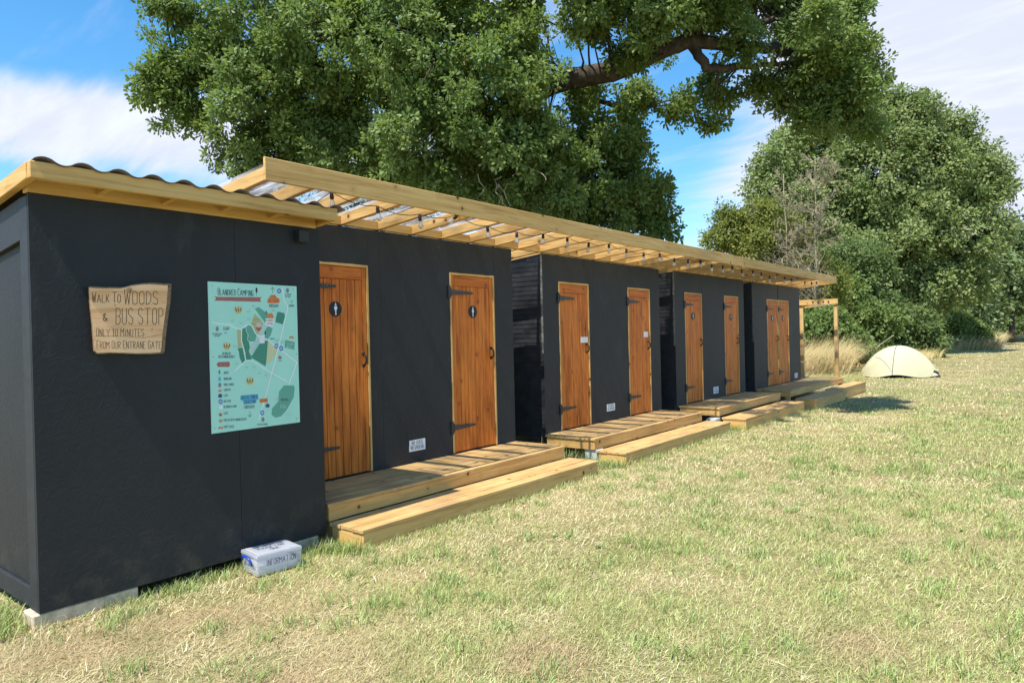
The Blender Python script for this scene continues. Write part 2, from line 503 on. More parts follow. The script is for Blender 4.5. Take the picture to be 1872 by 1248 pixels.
for si, (s0, s1, doors, lab) in enumerate(SHEDS):
    S = thing('toilet_shed', (-1.2, (s0 + s1) / 2, DK), lab, 'shed', 'black toilet sheds in the row')
    zb = DK - .06
    fr = MB()
    edges = [s0] + [e for d in doors for e in d] + [s1]
    for a, b in zip(edges[::2], edges[1::2]):
        if b - a < .06:
            fr.box(-.03, 0, a + .001, b - .001, zb, DK + 1.98, 'pine_z')
            continue
        seams = [a] + [q for q in (s0 + 1.22, s0 + 2.44) if a + .05 < q < b - .05] + [b]
        for p, q in zip(seams[:-1], seams[1:]):
            fr.box(-.03, 0, p + (.001 if p != s0 else 0), q - (.001 if q != s1 else 0), zb, TOP)
    for a, b in doors:
        fr.box(-.03, -.001, a, b, DK + 1.982, TOP)
        fr.box(-.03, -.001, a, b, zb, DK + .006)
    fr.mats = []
    fr2 = fr.build('front_wall', 'black', S)
    nb = 38                                      # side walls: weatherboards
    for side in (0, 1):
        sw = MB()
        y = s0 + .002 if side == 0 else s1 - .002
        sg = 1 if side == 0 else -1
        sw.hexa([(-2.4, y + sg * .02, zb), (-.031, y + sg * .02, zb), (-.031, y + sg * .06, zb), (-2.4, y + sg * .06, zb)],
                [(-2.4, y + sg * .02, TOP - 2.4 * SL), (-.031, y + sg * .02, TOP), (-.031, y + sg * .06, TOP), (-2.4, y + sg * .06, TOP - 2.4 * SL)])
        hb = (TOP - .03 - zb) / nb
        for i in range(nb):
            za, zt = zb + i * hb, zb + (i + 1) * hb + .004
            x_lo = -2.4
            if zt > TOP - 2.4 * SL: x_lo = min(-.15, -(TOP - zt) / SL + .02)
            sw.hexa([(x_lo, y, za), (-.033, y, za), (-.033, y + sg * .018, za), (x_lo, y + sg * .018, za)],
                    [(x_lo, y + sg * .006, zt), (-.033, y + sg * .006, zt), (-.033, y + sg * .019, zt), (x_lo, y + sg * .019, zt)])
        sw.build('side_wall', 'black_clad', S)
    bw = MB()
    bw.box(-2.43, -2.402, s0, s1, zb, TOP - 2.4 * SL)
    bw.build('back_wall', 'black', S)
    rf = MB()
    rf.box(-2.43, -.032, s0 + .065, s1 - .065, TOP - .05, TOP - .012, dz=SL)
    rf.build('ceiling_panel', 'black_trim', S)
    fl = MB()
    fl.box(-2.40, -.062, s0 + .063, s1 - .063, DK - .05, DK - .01)
    fl.build('floor_panel', 'deck_y', S)
    if si > 0:
        ct = MB()                                # pale raw edge of the corner
        ct.box(-.0295, .0003, s0 - .0035, s0 - .0005, zb + 1.1, TOP - .002)
        ct.build('corner_edge', 'edge_grey', S)
    for di, (a, b) in enumerate(doors):
        make_door(S, a, b, si == 0 and di == 0)

# concrete blocks that carry the sheds
def block(x, y, dx, dy, z0, z1, label, mat='concrete'):
    b = MB()
    b.box(x - dx / 2, x + dx / 2, y - dy / 2, y + dy / 2, z0, z1)
    o = b.build('concrete_block', mat, None, bevel=.008)
    tag(o, label, 'block', 'blocks carrying the sheds and decks')

# ------------------------------------------------------------------ information shed
X1, A0, A1 = .74, 1.35, 3.268
zb1, zt1 = DK - .215, DK + 2.125
I = thing('information_shed', (-.4, 2.3, 0), 'small black shed with the wooden sign and the green map on its front', 'shed')
fw = MB()
fw.box(X1 - .018, X1, A0 + .002, A0 + 1.219, zb1, zt1)
fw.box(X1 - .018, X1, A0 + 1.2215, A1, zb1, zt1)
fw.build('front_wall', 'black', I)
ew = MB()
back = -1.7
ew.hexa([(back, A0 + .03, zb1), (X1 - .02, A0 + .03, zb1), (X1 - .02, A0 + .06, zb1), (back, A0 + .06, zb1)],
        [(back, A0 + .03, zt1 - (X1 - back) * SL), (X1 - .02, A0 + .03, zt1), (X1 - .02, A0 + .06, zt1), (back, A0 + .06, zt1 - (X1 - back) * SL)])
ew.box(back, X1 - .02, A1 - .05, A1 - .001, zb1, zt1, dz=SL)
ew.box(back, back + .03, A0 + .061, A1 - .051, zb1, zt1 - 2.5 * SL)
ew.build('end_wall', 'black', I)
tr = MB()                                        # corner post and rails of the end wall
tr.box(X1 - .145, X1 - .0185, A0, A0 + .029, zb1 + .0, zt1 - .012)
tr.box(back, X1 - .147, A0 + .006, A0 + .028, zb1 + .0, zb1 + .115)
tr.box(back, X1 - .147, A0 + .002, A0 + .028, zt1 - .25, zt1 - .012, dz=SL)
tr.build('corner_trim', 'black_trim', I, bevel=.003)

def corrugated(name, x0, x1, y0, y1, zfun, pitch, amp, mat, parent, peak=1.0, phase=0.0):
    n = int((y1 - y0) / pitch * 12)
    ys = np.linspace(y0, y1, n)
    ph = np.cos((ys - y0) / pitch * 2 * np.pi - phase)
    prof = amp * np.sign(ph) * np.abs(ph) ** peak
    xs = np.array([x0, (x0 + x1) / 2, x1])
    V = np.array([[x, y, zfun(x) + p] for x in xs for y, p in zip(ys, prof)])
    i = (np.arange(2)[:, None] * n + np.arange(n - 1)[None]).ravel()
    o = np_mesh(name, V, np.stack([i, i + 1, i + n + 1, i + n], -1), np.zeros((0, 3), int), mat, parent)
    o.data.polygons.foreach_set('use_smooth', [True] * len(o.data.polygons))
    if mat != 'clear_roof':
        so = o.modifiers.new('thick', 'SOLIDIFY'); so.thickness = .004
    return o

# roof of the information shed
fz0, fz1 = DK + 2.165, DK + 2.258
fb = MB()
fb.box(.905, .95, 1.30, 3.29, fz0, fz1, 'pine_y')
fb.box(-1.85, .904, 1.295, 1.34, fz0, fz1, 'pine_x', dz=SL)
fb.box(-1.85, .904, 3.2455, 3.2895, fz0, fz1, 'pine_x', dz=SL)
fb.build('fascia_board', None, I, bevel=.004)
wp = MB()
wp.box(X1 - .06, X1 + .006, 1.345, 3.24, zt1 + .002, zt1 + .105, 'pine_y')
wp.build('wall_plate', None, I, bevel=.003)
for y in (1.72, 2.10, 2.48, 2.85):
    r = MB()
    r.box(X1 + .008, .903, y - .022, y + .022, fz0 + .006, fz1 - .004, dz=SL)
    r.build('rafter', 'pine_x', I, bevel=.003)
corrugated('roof_sheet', -1.9, .972, 1.318, 3.345, lambda x: DK + 2.244 + (x - .95) * SL + .017, .1905, .016, 'onduline', I, .8, 1.42)

block(.655, 1.60, .16, .56, -.05, zb1 - .002, 'long pale concrete kerb block under the near front corner of the information shed')
block(.64, 2.99, .2, .42, -.05, zb1 - .002, 'grey concrete block behind the plastic box at the foot of the information shed')
jb = MB()
jb.box(X1 + .001, X1 + .062, 3.052, 3.135, DK + 2.005, DK + 2.095)
jbo = jb.build('junction_box', 'black_trim', None, bevel=.006)
tag(jbo, 'small dark square box fixed high on the information shed under its eave', 'junction box')

# ------------------------------------------------------------------ flat lettering and artwork
GL = {'A': "00 28 40|13 33", 'B': "00 08 28 37 35 24 04|24 33 31 20 00", 'C': "37 28 18 07 01 10 20 31", 'D': "00 08 18 36 32 10 00",
      'E': "38 08 00 30|04 24", 'F': "38 08 00|04 24", 'G': "37 28 18 07 01 10 20 31 34 24", 'H': "00 08|30 38|04 34", 'I': "10 18",
      'J': "38 31 20 10 01", 'K': "00 08|38 03|14 30", 'L': "08 00 30", 'M': "00 08 24 48 40", 'N': "00 08 30 38",
      'O': "18 07 01 10 20 31 37 28 18", 'P': "00 08 28 37 35 24 04", 'Q': "18 07 01 10 20 31 37 28 18|22 40", 'R': "00 08 28 37 35 24 04|14 30",
      'S': "37 28 18 07 05 33 31 20 10 01", 'T': "08 48|28 20", 'U': "08 01 10 20 31 38", 'V': "08 20 48", 'W': "08 10 26 30 48",
      'X': "08 30|38 00", 'Y': "08 24 48|24 20", 'Z': "08 38 00 30", '1': "06 18 10|00 20", '0': "18 07 01 10 20 31 37 28 18",
      '3': "07 18 28 37 35 24 33 31 20 10 01|14 24", '5': "38 08 05 25 34 31 20 00", '-': "04 34", '&': "40 06 17 28 26 02 10 20 43", '.': "10 11", '/': "00 38", '<': "48 02 0"}
GW = {'I': 1.6, 'M': 4, 'W': 4, 'T': 4, 'V': 4, 'A': 4, 'Y': 4, '1': 2, '&': 4, '.': 1.5, 'Q': 4}

class Plane:
    """flat art on a surface at X, laid out in the units of a reference grid"""
    def __init__(s, mb, x0, y0, scale, X):
        s.mb, s.x0, s.y0, s.k, s.X, s.c = mb, x0, y0, scale, X, 0
    def p(s, x, y, off=0.0):
        return at(s.x0 + x / s.k, s.y0 + y / s.k, X=s.X + off)
    def poly(s, pts, mat, off=.0006):
        s.c += 1
        o = off + (s.c % 40) * 4e-6
        s.mb.face([s.p(x, y, o) for x, y in pts], mat)
    def disc(s, x, y, rx, ry, mat, off=.001, n=18):
        s.poly([(x + rx * math.cos(t), y + ry * math.sin(t)) for t in np.linspace(0, 2 * math.pi, n, endpoint=False)], mat, off)
    def line(s, pts, wd, mat, off=.0014):
        pts = [np.array(q, float) for q in pts]
        for a, b in zip(pts[:-1], pts[1:]):
            d = b - a
            L = np.linalg.norm(d)
            if L < 1e-6: continue
            d /= L
            nrm = np.array([-d[1], d[0]]) * wd * .42
            e = d * wd * .35
            s.poly([a - e - nrm, b + e - nrm, b + e + nrm, a - e + nrm], mat, off)
    def text(s, txt, x0, yt, x1, yb, wd, mat, slope=0.0, off=.0016, small=None):
        adv = [GW.get(ch, 3) + 1.5 if ch != ' ' else 2.6 for ch in txt]
        tot = sum(adv) - 1.5
        ux, uy = (x1 - x0) / tot, (yb - yt) / 8.0
        x = x0
        first = True
        for ch, a in zip(txt, adv):
            if ch == ' ':
                first = True
            else:
                k_ = 1.0 if first or small is None else small
                for st in GL[ch].split('|'):
                    pts = []
                    for q in st.split():
                        if len(q) == 2:
                            gx_, gy_ = int(q[0]), int(q[1])
                            xx = x + gx_ * ux
                            pts.append((xx, yb - gy_ * uy * k_ + slope * (xx - x0)))
                    s.line(pts, wd, mat, off)
                first = False
            x += a * ux

def flat(name, col, rough=.45):
    M[name] = plain(name, col, rough, .4, vary=.03)
for nm, c in dict(map_mint=(.44, .80, .67), map_green=(.055, .27, .18), map_teal=(.13, .40, .30), map_tan=(.50, .50, .26), map_cream=(.66, .66, .38),
                  map_red=(.48, .13, .10), map_orange=(.85, .26, .055), map_halo=(.82, .66, .40), map_blue=(.012, .13, .50), map_sky=(.10, .48, .62),
                  map_white=(.90, .93, .92), map_grey=(.27, .24, .28), map_grain=(.30, .20, .05), map_navy=(.06, .09, .26), map_pink=(.75, .55, .50), map_pale=(.50, .68, .62)).items():
    flat(nm, c)

# wooden sign
sg = thing('wooden_sign', (.745, 1.87, DK + 1.4), 'rough-edged slab of pale wood with burnt lettering about the walk to woods and bus stop', 'sign')
mb = MB()
q = Plane(mb, 150, 505, 8.053, X1 + .002)
outline = [(85, 150), (200, 160), (400, 165), (560, 165), (720, 125), (860, 105), (1000, 98), (1150, 108), (1280, 115), (1276, 200), (1262, 400), (1230, 620), (1200, 850), (1178, 1100), (1165, 1135), (1000, 1145), (800, 1150), (600, 1140), (400, 1135), (205, 1145), (165, 1100), (150, 900), (130, 650), (105, 420), (88, 250)]
d_ = .034
mb.prism([q.p(x, y) for x, y in outline][::-1], (d_, 0, 0), 'bark_edge', 'bark_edge')
cx_, cy_ = 660, 640
mb.face([q.p(cx_ + (x - cx_) * .972, cy_ + (y - cy_) * .965, d_ + .0008) for x, y in outline][::-1], 'slab')
mb.build('board', None, sg)
mb = MB()
q = Plane(mb, 150, 505, 8.053, X1 + .002 + d_)
for t in (("WALK TO", 150, 235, 565, 385, .78), ("WOODS", 622, 192, 1115, 412, .86), ("BUS STOP", 500, 470, 1192, 705, 1), ("ONLY 10 MINUTES", 212, 765, 910, 880, .9), ("FROM OUR ENTRANE GATE", 220, 950, 1165, 1062, .9)):
    q.text(*t[:5], 9.5 if t[4] - t[2] > 140 else 7.5, 'burnt', small=t[5])
q.text("&", 310, 545, 372, 655, 11, 'burnt')
q.disc(487, 428, 9, 9, 'burnt'); q.disc(1030, 780, 9, 9, 'burnt')
q.line([(170, 885), (400, 880), (650, 885), (920, 905), (1050, 880), (1190, 850)], 8, 'map_grain', .0011)
mb.build('lettering', None, sg)

# map board
mp = thing('map_board', (.745, 2.7, DK + 1.17), 'pale green illustrated campsite map board on the information shed', 'map board')
mb = MB()
q = Plane(mb, 360, 490, 3.9, X1 + .001)
corn = [(75, 95), (707, 130), (732, 1097), (103, 1180)]
mb.prism([q.p(x, y) for x, y in corn][::-1], (.005, 0, 0), 'map_mint', 'map_white')
mb.build('panel', None, mp)
mb = MB()
q = Plane(mb, 360, 490, 3.9, X1 + .006)
# fields
G1 = .0004
q.poly([(413, 290), (438, 276), (545, 355), (512, 410), (490, 395)], 'map_teal', G1)
q.poly([(412, 322), (475, 395), (440, 470), (420, 470), (385, 400)], 'map_tan', G1)
q.poly([(565, 345), (575, 310), (622, 320), (628, 340), (612, 400), (560, 385)], 'map_green', G1)
q.poly([(287, 440), (312, 440), (326, 560), (292, 566)], 'map_tan', G1)
q.poly([(290, 570), (326, 568), (345, 660), (322, 678), (305, 640), (300, 600)], 'map_green', G1)
q.poly([(325, 430), (355, 425), (362, 470), (372, 530), (390, 650), (350, 655), (345, 600), (322, 540), (318, 480)], 'map_green', G1)
q.poly([(345, 430), (365, 405), (385, 408), (410, 450), (425, 480), (415, 520), (375, 525), (358, 490), (360, 460)], 'map_teal', G1 + .0002)
q.poly([(425, 495), (455, 520), (400, 600), (380, 620), (370, 590), (380, 555)], 'map_pale', G1)
q.poly([(455, 525), (506, 515), (496, 650), (490, 700), (385, 635)], 'map_green', G1)
for i in range(6):
    q.line([(400 + 6 * i, 625 - 20 * i), (494, 655 - 22 * i)], 3, 'map_teal', .0007)
q.poly([(508, 515), (580, 590), (515, 680), (494, 680), (500, 620)], 'map_cream', G1)
q.poly([(628, 512), (697, 527), (694, 583), (626, 566)], 'map_teal', G1)
q.line([(640, 535), (685, 540), (660, 555), (645, 550), (640, 565), (685, 572)], 4, 'map_pale', .0008)
q.poly([(585, 880), (620, 835), (690, 835), (697, 850), (690, 920), (640, 1010), (600, 1055), (560, 1066), (532, 1045), (535, 1000), (580, 950)], 'map_teal', G1)
for i in range(16):
    x = 560 + (i * 37) % 120
    y = 870 + (i * 53) % 160
    q.line([(x, y), (x - 2, y + 22)], 3, 'map_pale', .0008)
q.text("ELHAM WOOD", 592, 930, 650, 945, 2, 'grey_ink')
q.poly([(485, 430), (510, 415), (540, 430), (525, 480), (500, 512), (484, 500)], 'map_teal', G1)
q.poly([(445, 450), (470, 400), (500, 420), (470, 480), (440, 480)], 'map_pale', G1 + .0003)
# roads
R_ = 'map_white'
q.line([(108, 385), (160, 398), (230, 400), (270, 425), (310, 435), (345, 410), (370, 400), (395, 412), (415, 460), (440, 485), (470, 495), (510, 512), (560, 560), (620, 600), (712, 672), (655, 830)], 8, R_, .0010)
q.line([(318, 440), (318, 520), (335, 580), (345, 640), (350, 657), (272, 730)], 8, R_, .0010)
q.line([(350, 657), (395, 658), (470, 710), (640, 808)], 7, R_, .0010)
q.line([(350, 430), (352, 450), (366, 475), (360, 510), (375, 528), (400, 528)], 3, R_, .0010)
q.line([(608, 140), (616, 190), (622, 235), (645, 265), (644, 300), (620, 400), (600, 490), (575, 590), (490, 910), (442, 1078)], 8, R_, .0010)
q.line([(605, 495), (650, 500)], 3, R_, .0010)
q.poly([(446, 480), (481, 474), (483, 535), (446, 537)], 'paper', .0013)
# headings and emblems
q.text("BLANDRED CAMPING", 150, 142, 402, 190, 3.2, 'ink', .035, small=.8)
q.poly([(420, 140), (430, 140), (432, 170), (424, 175), (418, 160)], 'ink', .0013); q.line([(425, 170), (424, 195)], 2.5, 'ink')
q.poly([(125, 197), (145, 205), (445, 208), (462, 206), (450, 222), (458, 240), (440, 240), (140, 232), (124, 234), (138, 216)], 'map_red', .0009)
q.text("WHATS AROUND BLANDRED FARM", 160, 212, 430, 232, 2, 'map_grey', .01)
q.line([(540, 178), (540, 137)], 2.5, 'ink'); q.line([(527, 152), (540, 137), (553, 152)], 2.5, 'ink')
def bus(x, y, r=14):
    q.disc(x, y, r, r * 1.25, 'map_blue', .0012); q.text("BUS", x - 7, y - 8, x + 7, y - 1, 1.6, 'map_white'); q.text("STOP", x - 7, y + 2, x + 7, y + 8, 1.6, 'map_white')
for a in ((586, 163), (567, 555), (601, 572), (466, 1030), (169, 951)): bus(*a)
def pub(x, y): q.disc(x, y, 11, 17, 'map_grey', .0012)
for a in ((646, 160), (145, 432), (471, 1078), (163, 833)): pub(*a)
def wheat(x, y, k_=1.0):
    q.disc(x, y, 30 * k_, 30 * k_, 'map_cream', .0009)
    for dx in (-17, 0, 17):
        q.poly([(x + dx * .5 * k_, y + 24 * k_), (x + (dx - 6) * k_, y), (x + dx * 1.2 * k_, y - 26 * k_), (x + (dx + 7) * k_, y - 2)], 'map_grain', .0013)
for a in ((295, 298), (213, 556), (378, 804)): wheat(*a)
wheat(170, 1088, .5)
q.poly([(500, 245), (508, 215), (522, 208), (530, 190), (556, 190), (566, 208), (586, 215), (592, 245), (570, 252), (520, 252)], 'map_orange', .0010)
q.text("CITY OF", 520, 197, 566, 216, 2.5, 'map_red'); q.text("CANTERBURY", 506, 222, 586, 244, 2.5, 'map_red')
q.text("30 MINUTES DRIVE", 512, 258, 584, 267, 1.6, 'grey_ink', .03); q.text("FROM CAMPSITE", 516, 270, 582, 279, 1.6, 'grey_ink', .03)
q.poly([(497, 352), (505, 330), (515, 322), (535, 322), (545, 335), (548, 356)], 'map_orange', .0011); q.line([(505, 352), (522, 328), (540, 352)], 3, 'map_red')
q.poly([(490, 358), (545, 358), (552, 370), (545, 408), (520, 415), (488, 402)], 'map_white', .0012)
q.text("BLANDRED", 494, 364, 544, 380, 1.8, 'map_red', .02); q.text("CAMPING", 497, 387, 541, 403, 1.8, 'map_red', .02)
q.disc(440, 405, 18, 18, 'map_pink', .0012); q.poly([(420, 422), (462, 422), (456, 440), (440, 452), (426, 440)], 'map_red', .0013)
for x, y in ((495, 320), (160, 742)): q.poly([(x, y - 20), (x + 10, y + 5), (x + 2, y + 5), (x + 2, y + 16), (x - 2, y + 16), (x - 2, y + 5), (x - 10, y + 5)], 'map_green', .0013)
q.line([(484, 470), (486, 450), (489, 450), (489, 470)], 5, 'ink')
q.text("ELHAM", 190, 420, 230, 442, 2.2, 'grey_ink'); q.line([(222, 462), (198, 462)], 2.2, 'grey_ink'); q.line([(206, 455), (198, 462), (206, 470)], 2.2, 'grey_ink')
q.text("THE KINGS ARMS", 110, 464, 178, 475, 1.6, 'grey_ink'); q.text("PUBLIC HOUSE", 125, 480, 164, 487, 1.3, 'grey_ink')
q.text("AN AREA OF", 182, 600, 242, 616, 2, 'grey_ink'); q.text("OUTSTANDING BEAUTY", 155, 622, 270, 640, 2, 'grey_ink')
q.poly([(140, 686), (152, 670), (228, 666), (234, 672), (234, 700), (226, 704), (152, 704)], 'map_red', .0010); q.text("MAP KEY", 160, 674, 222, 698, 2.2, 'map_grey')
for y, t, x1_ in ((745, "WOODS", 226), (789, "WOODLAND", 246), (831, "PUBLIC HOUSE", 264), (868, "CAMPSITE", 242), (907, "LOCK", 220), (949, "BUS STOP", 242), (988, "BLANDRED FARM", 282), (1034, "CAFE", 222), (1083, "AREA OF OUTSTANDING BEAUTY", 356), (1131, "PUMP TRACK", 264)):
    q.text(t, 192, y - 8, x1_, y + 8, 2, 'grey_ink', -.045)
q.poly([(154, 778), (168, 774), (172, 803), (154, 803)], 'map_sky', .0012)
q.poly([(150, 880), (158, 864), (170, 864), (180, 880)], 'map_orange', .0012)
for x, y in ((165, 908), (503, 978)): q.poly([(x - 14, y - 4), (x, y - 16), (x + 15, y - 6), (x + 14, y + 14), (x - 13, y + 14)], 'map_navy', .0012)
q.disc(170, 992, 15, 12, 'map_white', .0012); q.disc(166, 990, 4, 4, 'map_pink', .0013)
for x, y in ((168, 1040), (592, 632)): q.poly([(x - 12, y - 2), (x - 2, y - 4), (x - 2, y - 18), (x + 3, y - 4), (x + 12, y - 2), (x + 11, y + 14), (x - 11, y + 14)], 'map_red', .0012)
for x, y in ((169, 1135), (675, 492)): q.disc(x - 9, y + 3, 8, 8, 'map_orange', .0012); q.disc(x + 9, y + 3, 8, 8, 'map_orange', .0012); q.line([(x - 9, y), (x, y - 8), (x + 9, y)], 3, 'map_grain')
q.text("CAFE", 580, 655, 605, 665, 1.5, 'grey_ink')
q.poly([(310, 925), (315, 907), (435, 897), (440, 932), (425, 940), (422, 960), (335, 972), (328, 945), (312, 940)], 'map_sky', .0010)
q.text("COASTAL TOWN OF", 316, 910, 434, 934, 2.5, 'map_navy', -.06); q.text("FOLKESTONE", 338, 942, 420, 964, 2.5, 'map_navy', -.06)
q.text("15 MINUTES DRIVE", 338, 978, 412, 988, 1.6, 'grey_ink', -.05); q.text("FROM CAMPSITE", 340, 990, 412, 1000, 1.6, 'grey_ink', -.05)
q.line([(378, 1018), (378, 1060)], 2.4, 'ink'); q.line([(364, 1045), (378, 1060), (391, 1043)], 2.4, 'ink')
q.poly([(446, 932), (504, 926), (506, 954), (448, 960)], 'map_orange', .0010); q.text("SEASIDE", 452, 935, 500, 952, 2, 'map_red', -.05)
q.text("THE BLACK HORSE", 430, 1108, 505, 1120, 1.5, 'grey_ink', -.03)
q.text("BARHAM", 658, 262, 692, 274, 1.6, 'grey_ink'); q.line([(675, 252), (675, 232)], 1.6, 'grey_ink'); q.line([(668, 238), (675, 230), (682, 238)], 1.6, 'grey_ink')
q.text("THE ANCHOR", 628, 184, 670, 194, 1.4, 'grey_ink'); q.text("PUBLIC HOUSE", 628, 200, 668, 208, 1.2, 'grey_ink')
q.text("LONGAGE", 523, 498, 552, 507, 1.4, 'grey_ink')
for x, y in ((404, 270), (370, 308), (372, 362), (255, 376), (316, 390), (545, 300), (270, 556), (284, 680), (354, 705), (408, 705), (446, 748), (494, 760), (416, 365), (442, 365), (408, 398), (570, 515), (608, 525)):
    q.line([(x - 11, y - 6), (x - 6, y + 8)], 1.8, 'map_teal' if x < 400 or y > 500 else 'map_grain'); q.line([(x, y - 9), (x, y + 8)], 1.8, 'map_teal'); q.line([(x + 11, y - 6), (x + 6, y + 8)], 1.8, 'map_teal')
for x, y in ((110, 125), (686, 148), (710, 1072), (128, 1140), (115, 632), (709, 610)): q.disc(x, y, 4, 4, 'map_grey', .0012, 8)
mb.build('map_print', None, mp)

# toilet signs, notices and vents on the doors and walls
def round_sign(y, kind, label, face):
    z = DK + 1.556
    b = MB()
    b.lathe((face, y, z), (1, 0, 0), [(.070, 0), (.070, .003), (.067, .004)], 28, 'ink')
    def pl(pts, o=.0046): b.face([(face + o, y + p, z + r) for p, r in pts], 'white')
    def circ(px, pz, r, o=.0046, mat='white', n=14): b.face([(face + o, y + px + r * math.cos(t), z + pz + r * math.sin(t)) for t in np.linspace(0, 2 * math.pi, n, endpoint=False)], mat)
    if kind == 'man':
        circ(0, .040, .010)
        pl([(-.013, .026), (.013, .026), (.018, .012), (.014, -.006), (.010, .006), (.009, -.012), (-.009, -.012), (-.010, .006), (-.014, -.006), (-.018, .012)])
        pl([(-.009, -.0135), (.0, -.0135), (.010, -.050), (.004, -.056), (-.003, -.034)])
        pl([(.001, -.0135), (.009, -.0135), (.004, -.034), (-.004, -.056), (-.010, -.050), (-.001, -.030)], .0050)
    else:
        circ(0, .034, .013)
        circ(.004, .006, .020)
        pl([(-.016, -.010), (.020, -.010), (.016, -.046), (.004, -.052), (-.010, -.040)], .0052)
    circ(0, .060, .004)
    o = b.build('toilet_sign', None, None)
    tag(o, label, 'toilet sign', 'round toilet signs on the orange doors')
round_sign(3.978, 'man', 'round black disc with white figure on the half hidden door beside the map', -.0095)
round_sign(5.872, 'man', 'round black disc with white figure on the door right of the largest no dogs plate', -.0095)
round_sign(11.868, 'man', 'round black disc on the left door of the third toilet shed', -.0095)
round_sign(13.705, 'man', 'round black disc on the right door of the third toilet shed', -.0095)
round_sign(16.262, 'lady', 'round black disc on the left one of the two adjoining doors', -.0095)
round_sign(17.06, 'lady', 'round black disc on the right one of the two adjoining doors', -.0095)

def plate(name, y0, y1, z0, z1, x, lines, label, cat, group):
    b = MB()
    b.box(x, x + .003, y0, y1, z0 + DK, z1 + DK, 'white')
    n = len(lines)
    h = (z1 - z0) / (n + .35)
    for i, t in enumerate(lines):
        top = z1 - h * (.2 + i)
        adv = [GW.get(c, 3) + 1.5 if c != ' ' else 2.6 for c in t]
        wid = (y1 - y0) * (.82 if len(t) > 7 else .68)
        ux = wid / (sum(adv) - 1.5)
        yy = (y0 + y1) / 2 - wid / 2
        hz = h * .78 / 8
        for c, a in zip(t, adv):
            if c != ' ':
                for st in GL[c].split('|'):
                    ps = [np.array((yy + int(g[0]) * ux, DK + top - h * .8 + int(g[1]) * hz)) for g in st.split()]
                    for j, (p0, p1) in enumerate(zip(ps[:-1], ps[1:])):
                        d = p1 - p0; L = np.linalg.norm(d); d /= L
                        nn = np.array([-d[1], d[0]]) * h * .05
                        e = d * h * .03
                        b.face([(x + .0036 + j * 2e-5, *(w_)) for w_ in (p0 - e - nn, p1 + e - nn, p1 + e + nn, p0 - e + nn)], 'grey_ink')
            yy += a * ux
    o = b.build(name, None, None)
    tag(o, label, cat, group)
g_ = 'white no dogs plates low on the shed walls'
nd = ["NO DOGS", "NO SMOKING"]
plate('notice_plate', 4.842, 5.066, .118, .232, .001, nd, 'white no dogs no smoking plate on the shed nearest the map, largest of its kind', 'notice', g_)
plate('notice_plate', 8.755, 8.985, .142, .245, .001, nd, 'white no dogs plate between the two doors that carry paper notices', 'notice', g_)
plate('notice_plate', 12.71, 12.955, .088, .214, .001, nd, 'white no dogs plate low between the doors of the third toilet shed', 'notice', g_)
plate('notice_plate', 17.855, 18.09, .074, .19, .001, nd, 'white no dogs plate right of the adjoining doors on the farthest shed', 'notice', g_)
nt = ["-----", "-----", "---"]
plate('door_notice', 8.105, 8.283, 1.160, 1.238, -.0055, nt, 'small white notice above the handle of the left door of the second shed', 'notice', 'white notices above door handles')
plate('door_notice', 9.955, 10.095, 1.210, 1.296, -.0055, nt, 'small white notice above the handle of the right door of the second shed', 'notice', 'white notices above door handles')

# ------------------------------------------------------------------ decks and steps
def boards(mb, x0, x1, y0, y1, zt, n, mat='deck_y', th=.028):
    w_ = (x1 - x0) / n
    rng = random.Random(int(y0 * 100))
    for i in range(n):
        e = rng.uniform(0, .006)
        mb.box(x0 + i * w_ + .002, x0 + (i + 1) * w_ - .002, y0 - e, y1 + rng.uniform(0, .006), zt - th + rng.uniform(-.001, .001), zt + rng.uniform(-.0015, .0015), mat)

def deck(y0, y1, x1, label, drop=.14, zt=DK):
    T = thing('deck_platform', (.37, (y0 + y1) / 2, zt - drop), label, 'deck', 'timber decks in front of the shed doors')
    b = MB(); boards(b, .006, x1, y0, y1, zt, 5); b.build('decking', None, T, bevel=.003)
    b = MB(); b.box(x1 - .037, x1 - .012, y0 + .012, y1 - .012, zt - drop, zt - .030, 'pine_y'); b.build('front_board', None, T, bevel=.003)
    for y in (y0 + .012, y1 - .037):
        b = MB(); b.box(.02, x1 - .039, y, y + .025, zt - drop, zt - .030, 'pine_x'); b.build('end_board', None, T, bevel=.003)
    for y in (y0 + .085, y1 - .085):
        b = MB(); b.box(x1 - .125, x1 - .04, y - .043, y + .043, float(ground_z(0, y)) - .02, zt - .032, 'pine_z'); b.build('leg', None, T)
    return T

def step(y0, y1, x0, x1, zt, label, hgt=.145):
    T = thing('timber_step', ((x0 + x1) / 2, (y0 + y1) / 2, zt - hgt), label, 'step', 'timber steps in front of the decks')
    b = MB(); boards(b, x0, x1, y0, y1, zt, 3); b.build('tread', None, T, bevel=.003)
    b = MB(); b.box(x1 - .034, x1 - .008, y0 + .008, y1 - .008, zt - hgt, zt - .030, 'pine_y'); b.build('front_board', None, T, bevel=.003)
    for y in (y0 + .008, y1 - .034):
        b = MB(); b.box(x0 + .02, x1 - .036, y, y + .026, zt - hgt, zt - .030, 'pine_x'); b.build('end_board', None, T, bevel=.003)

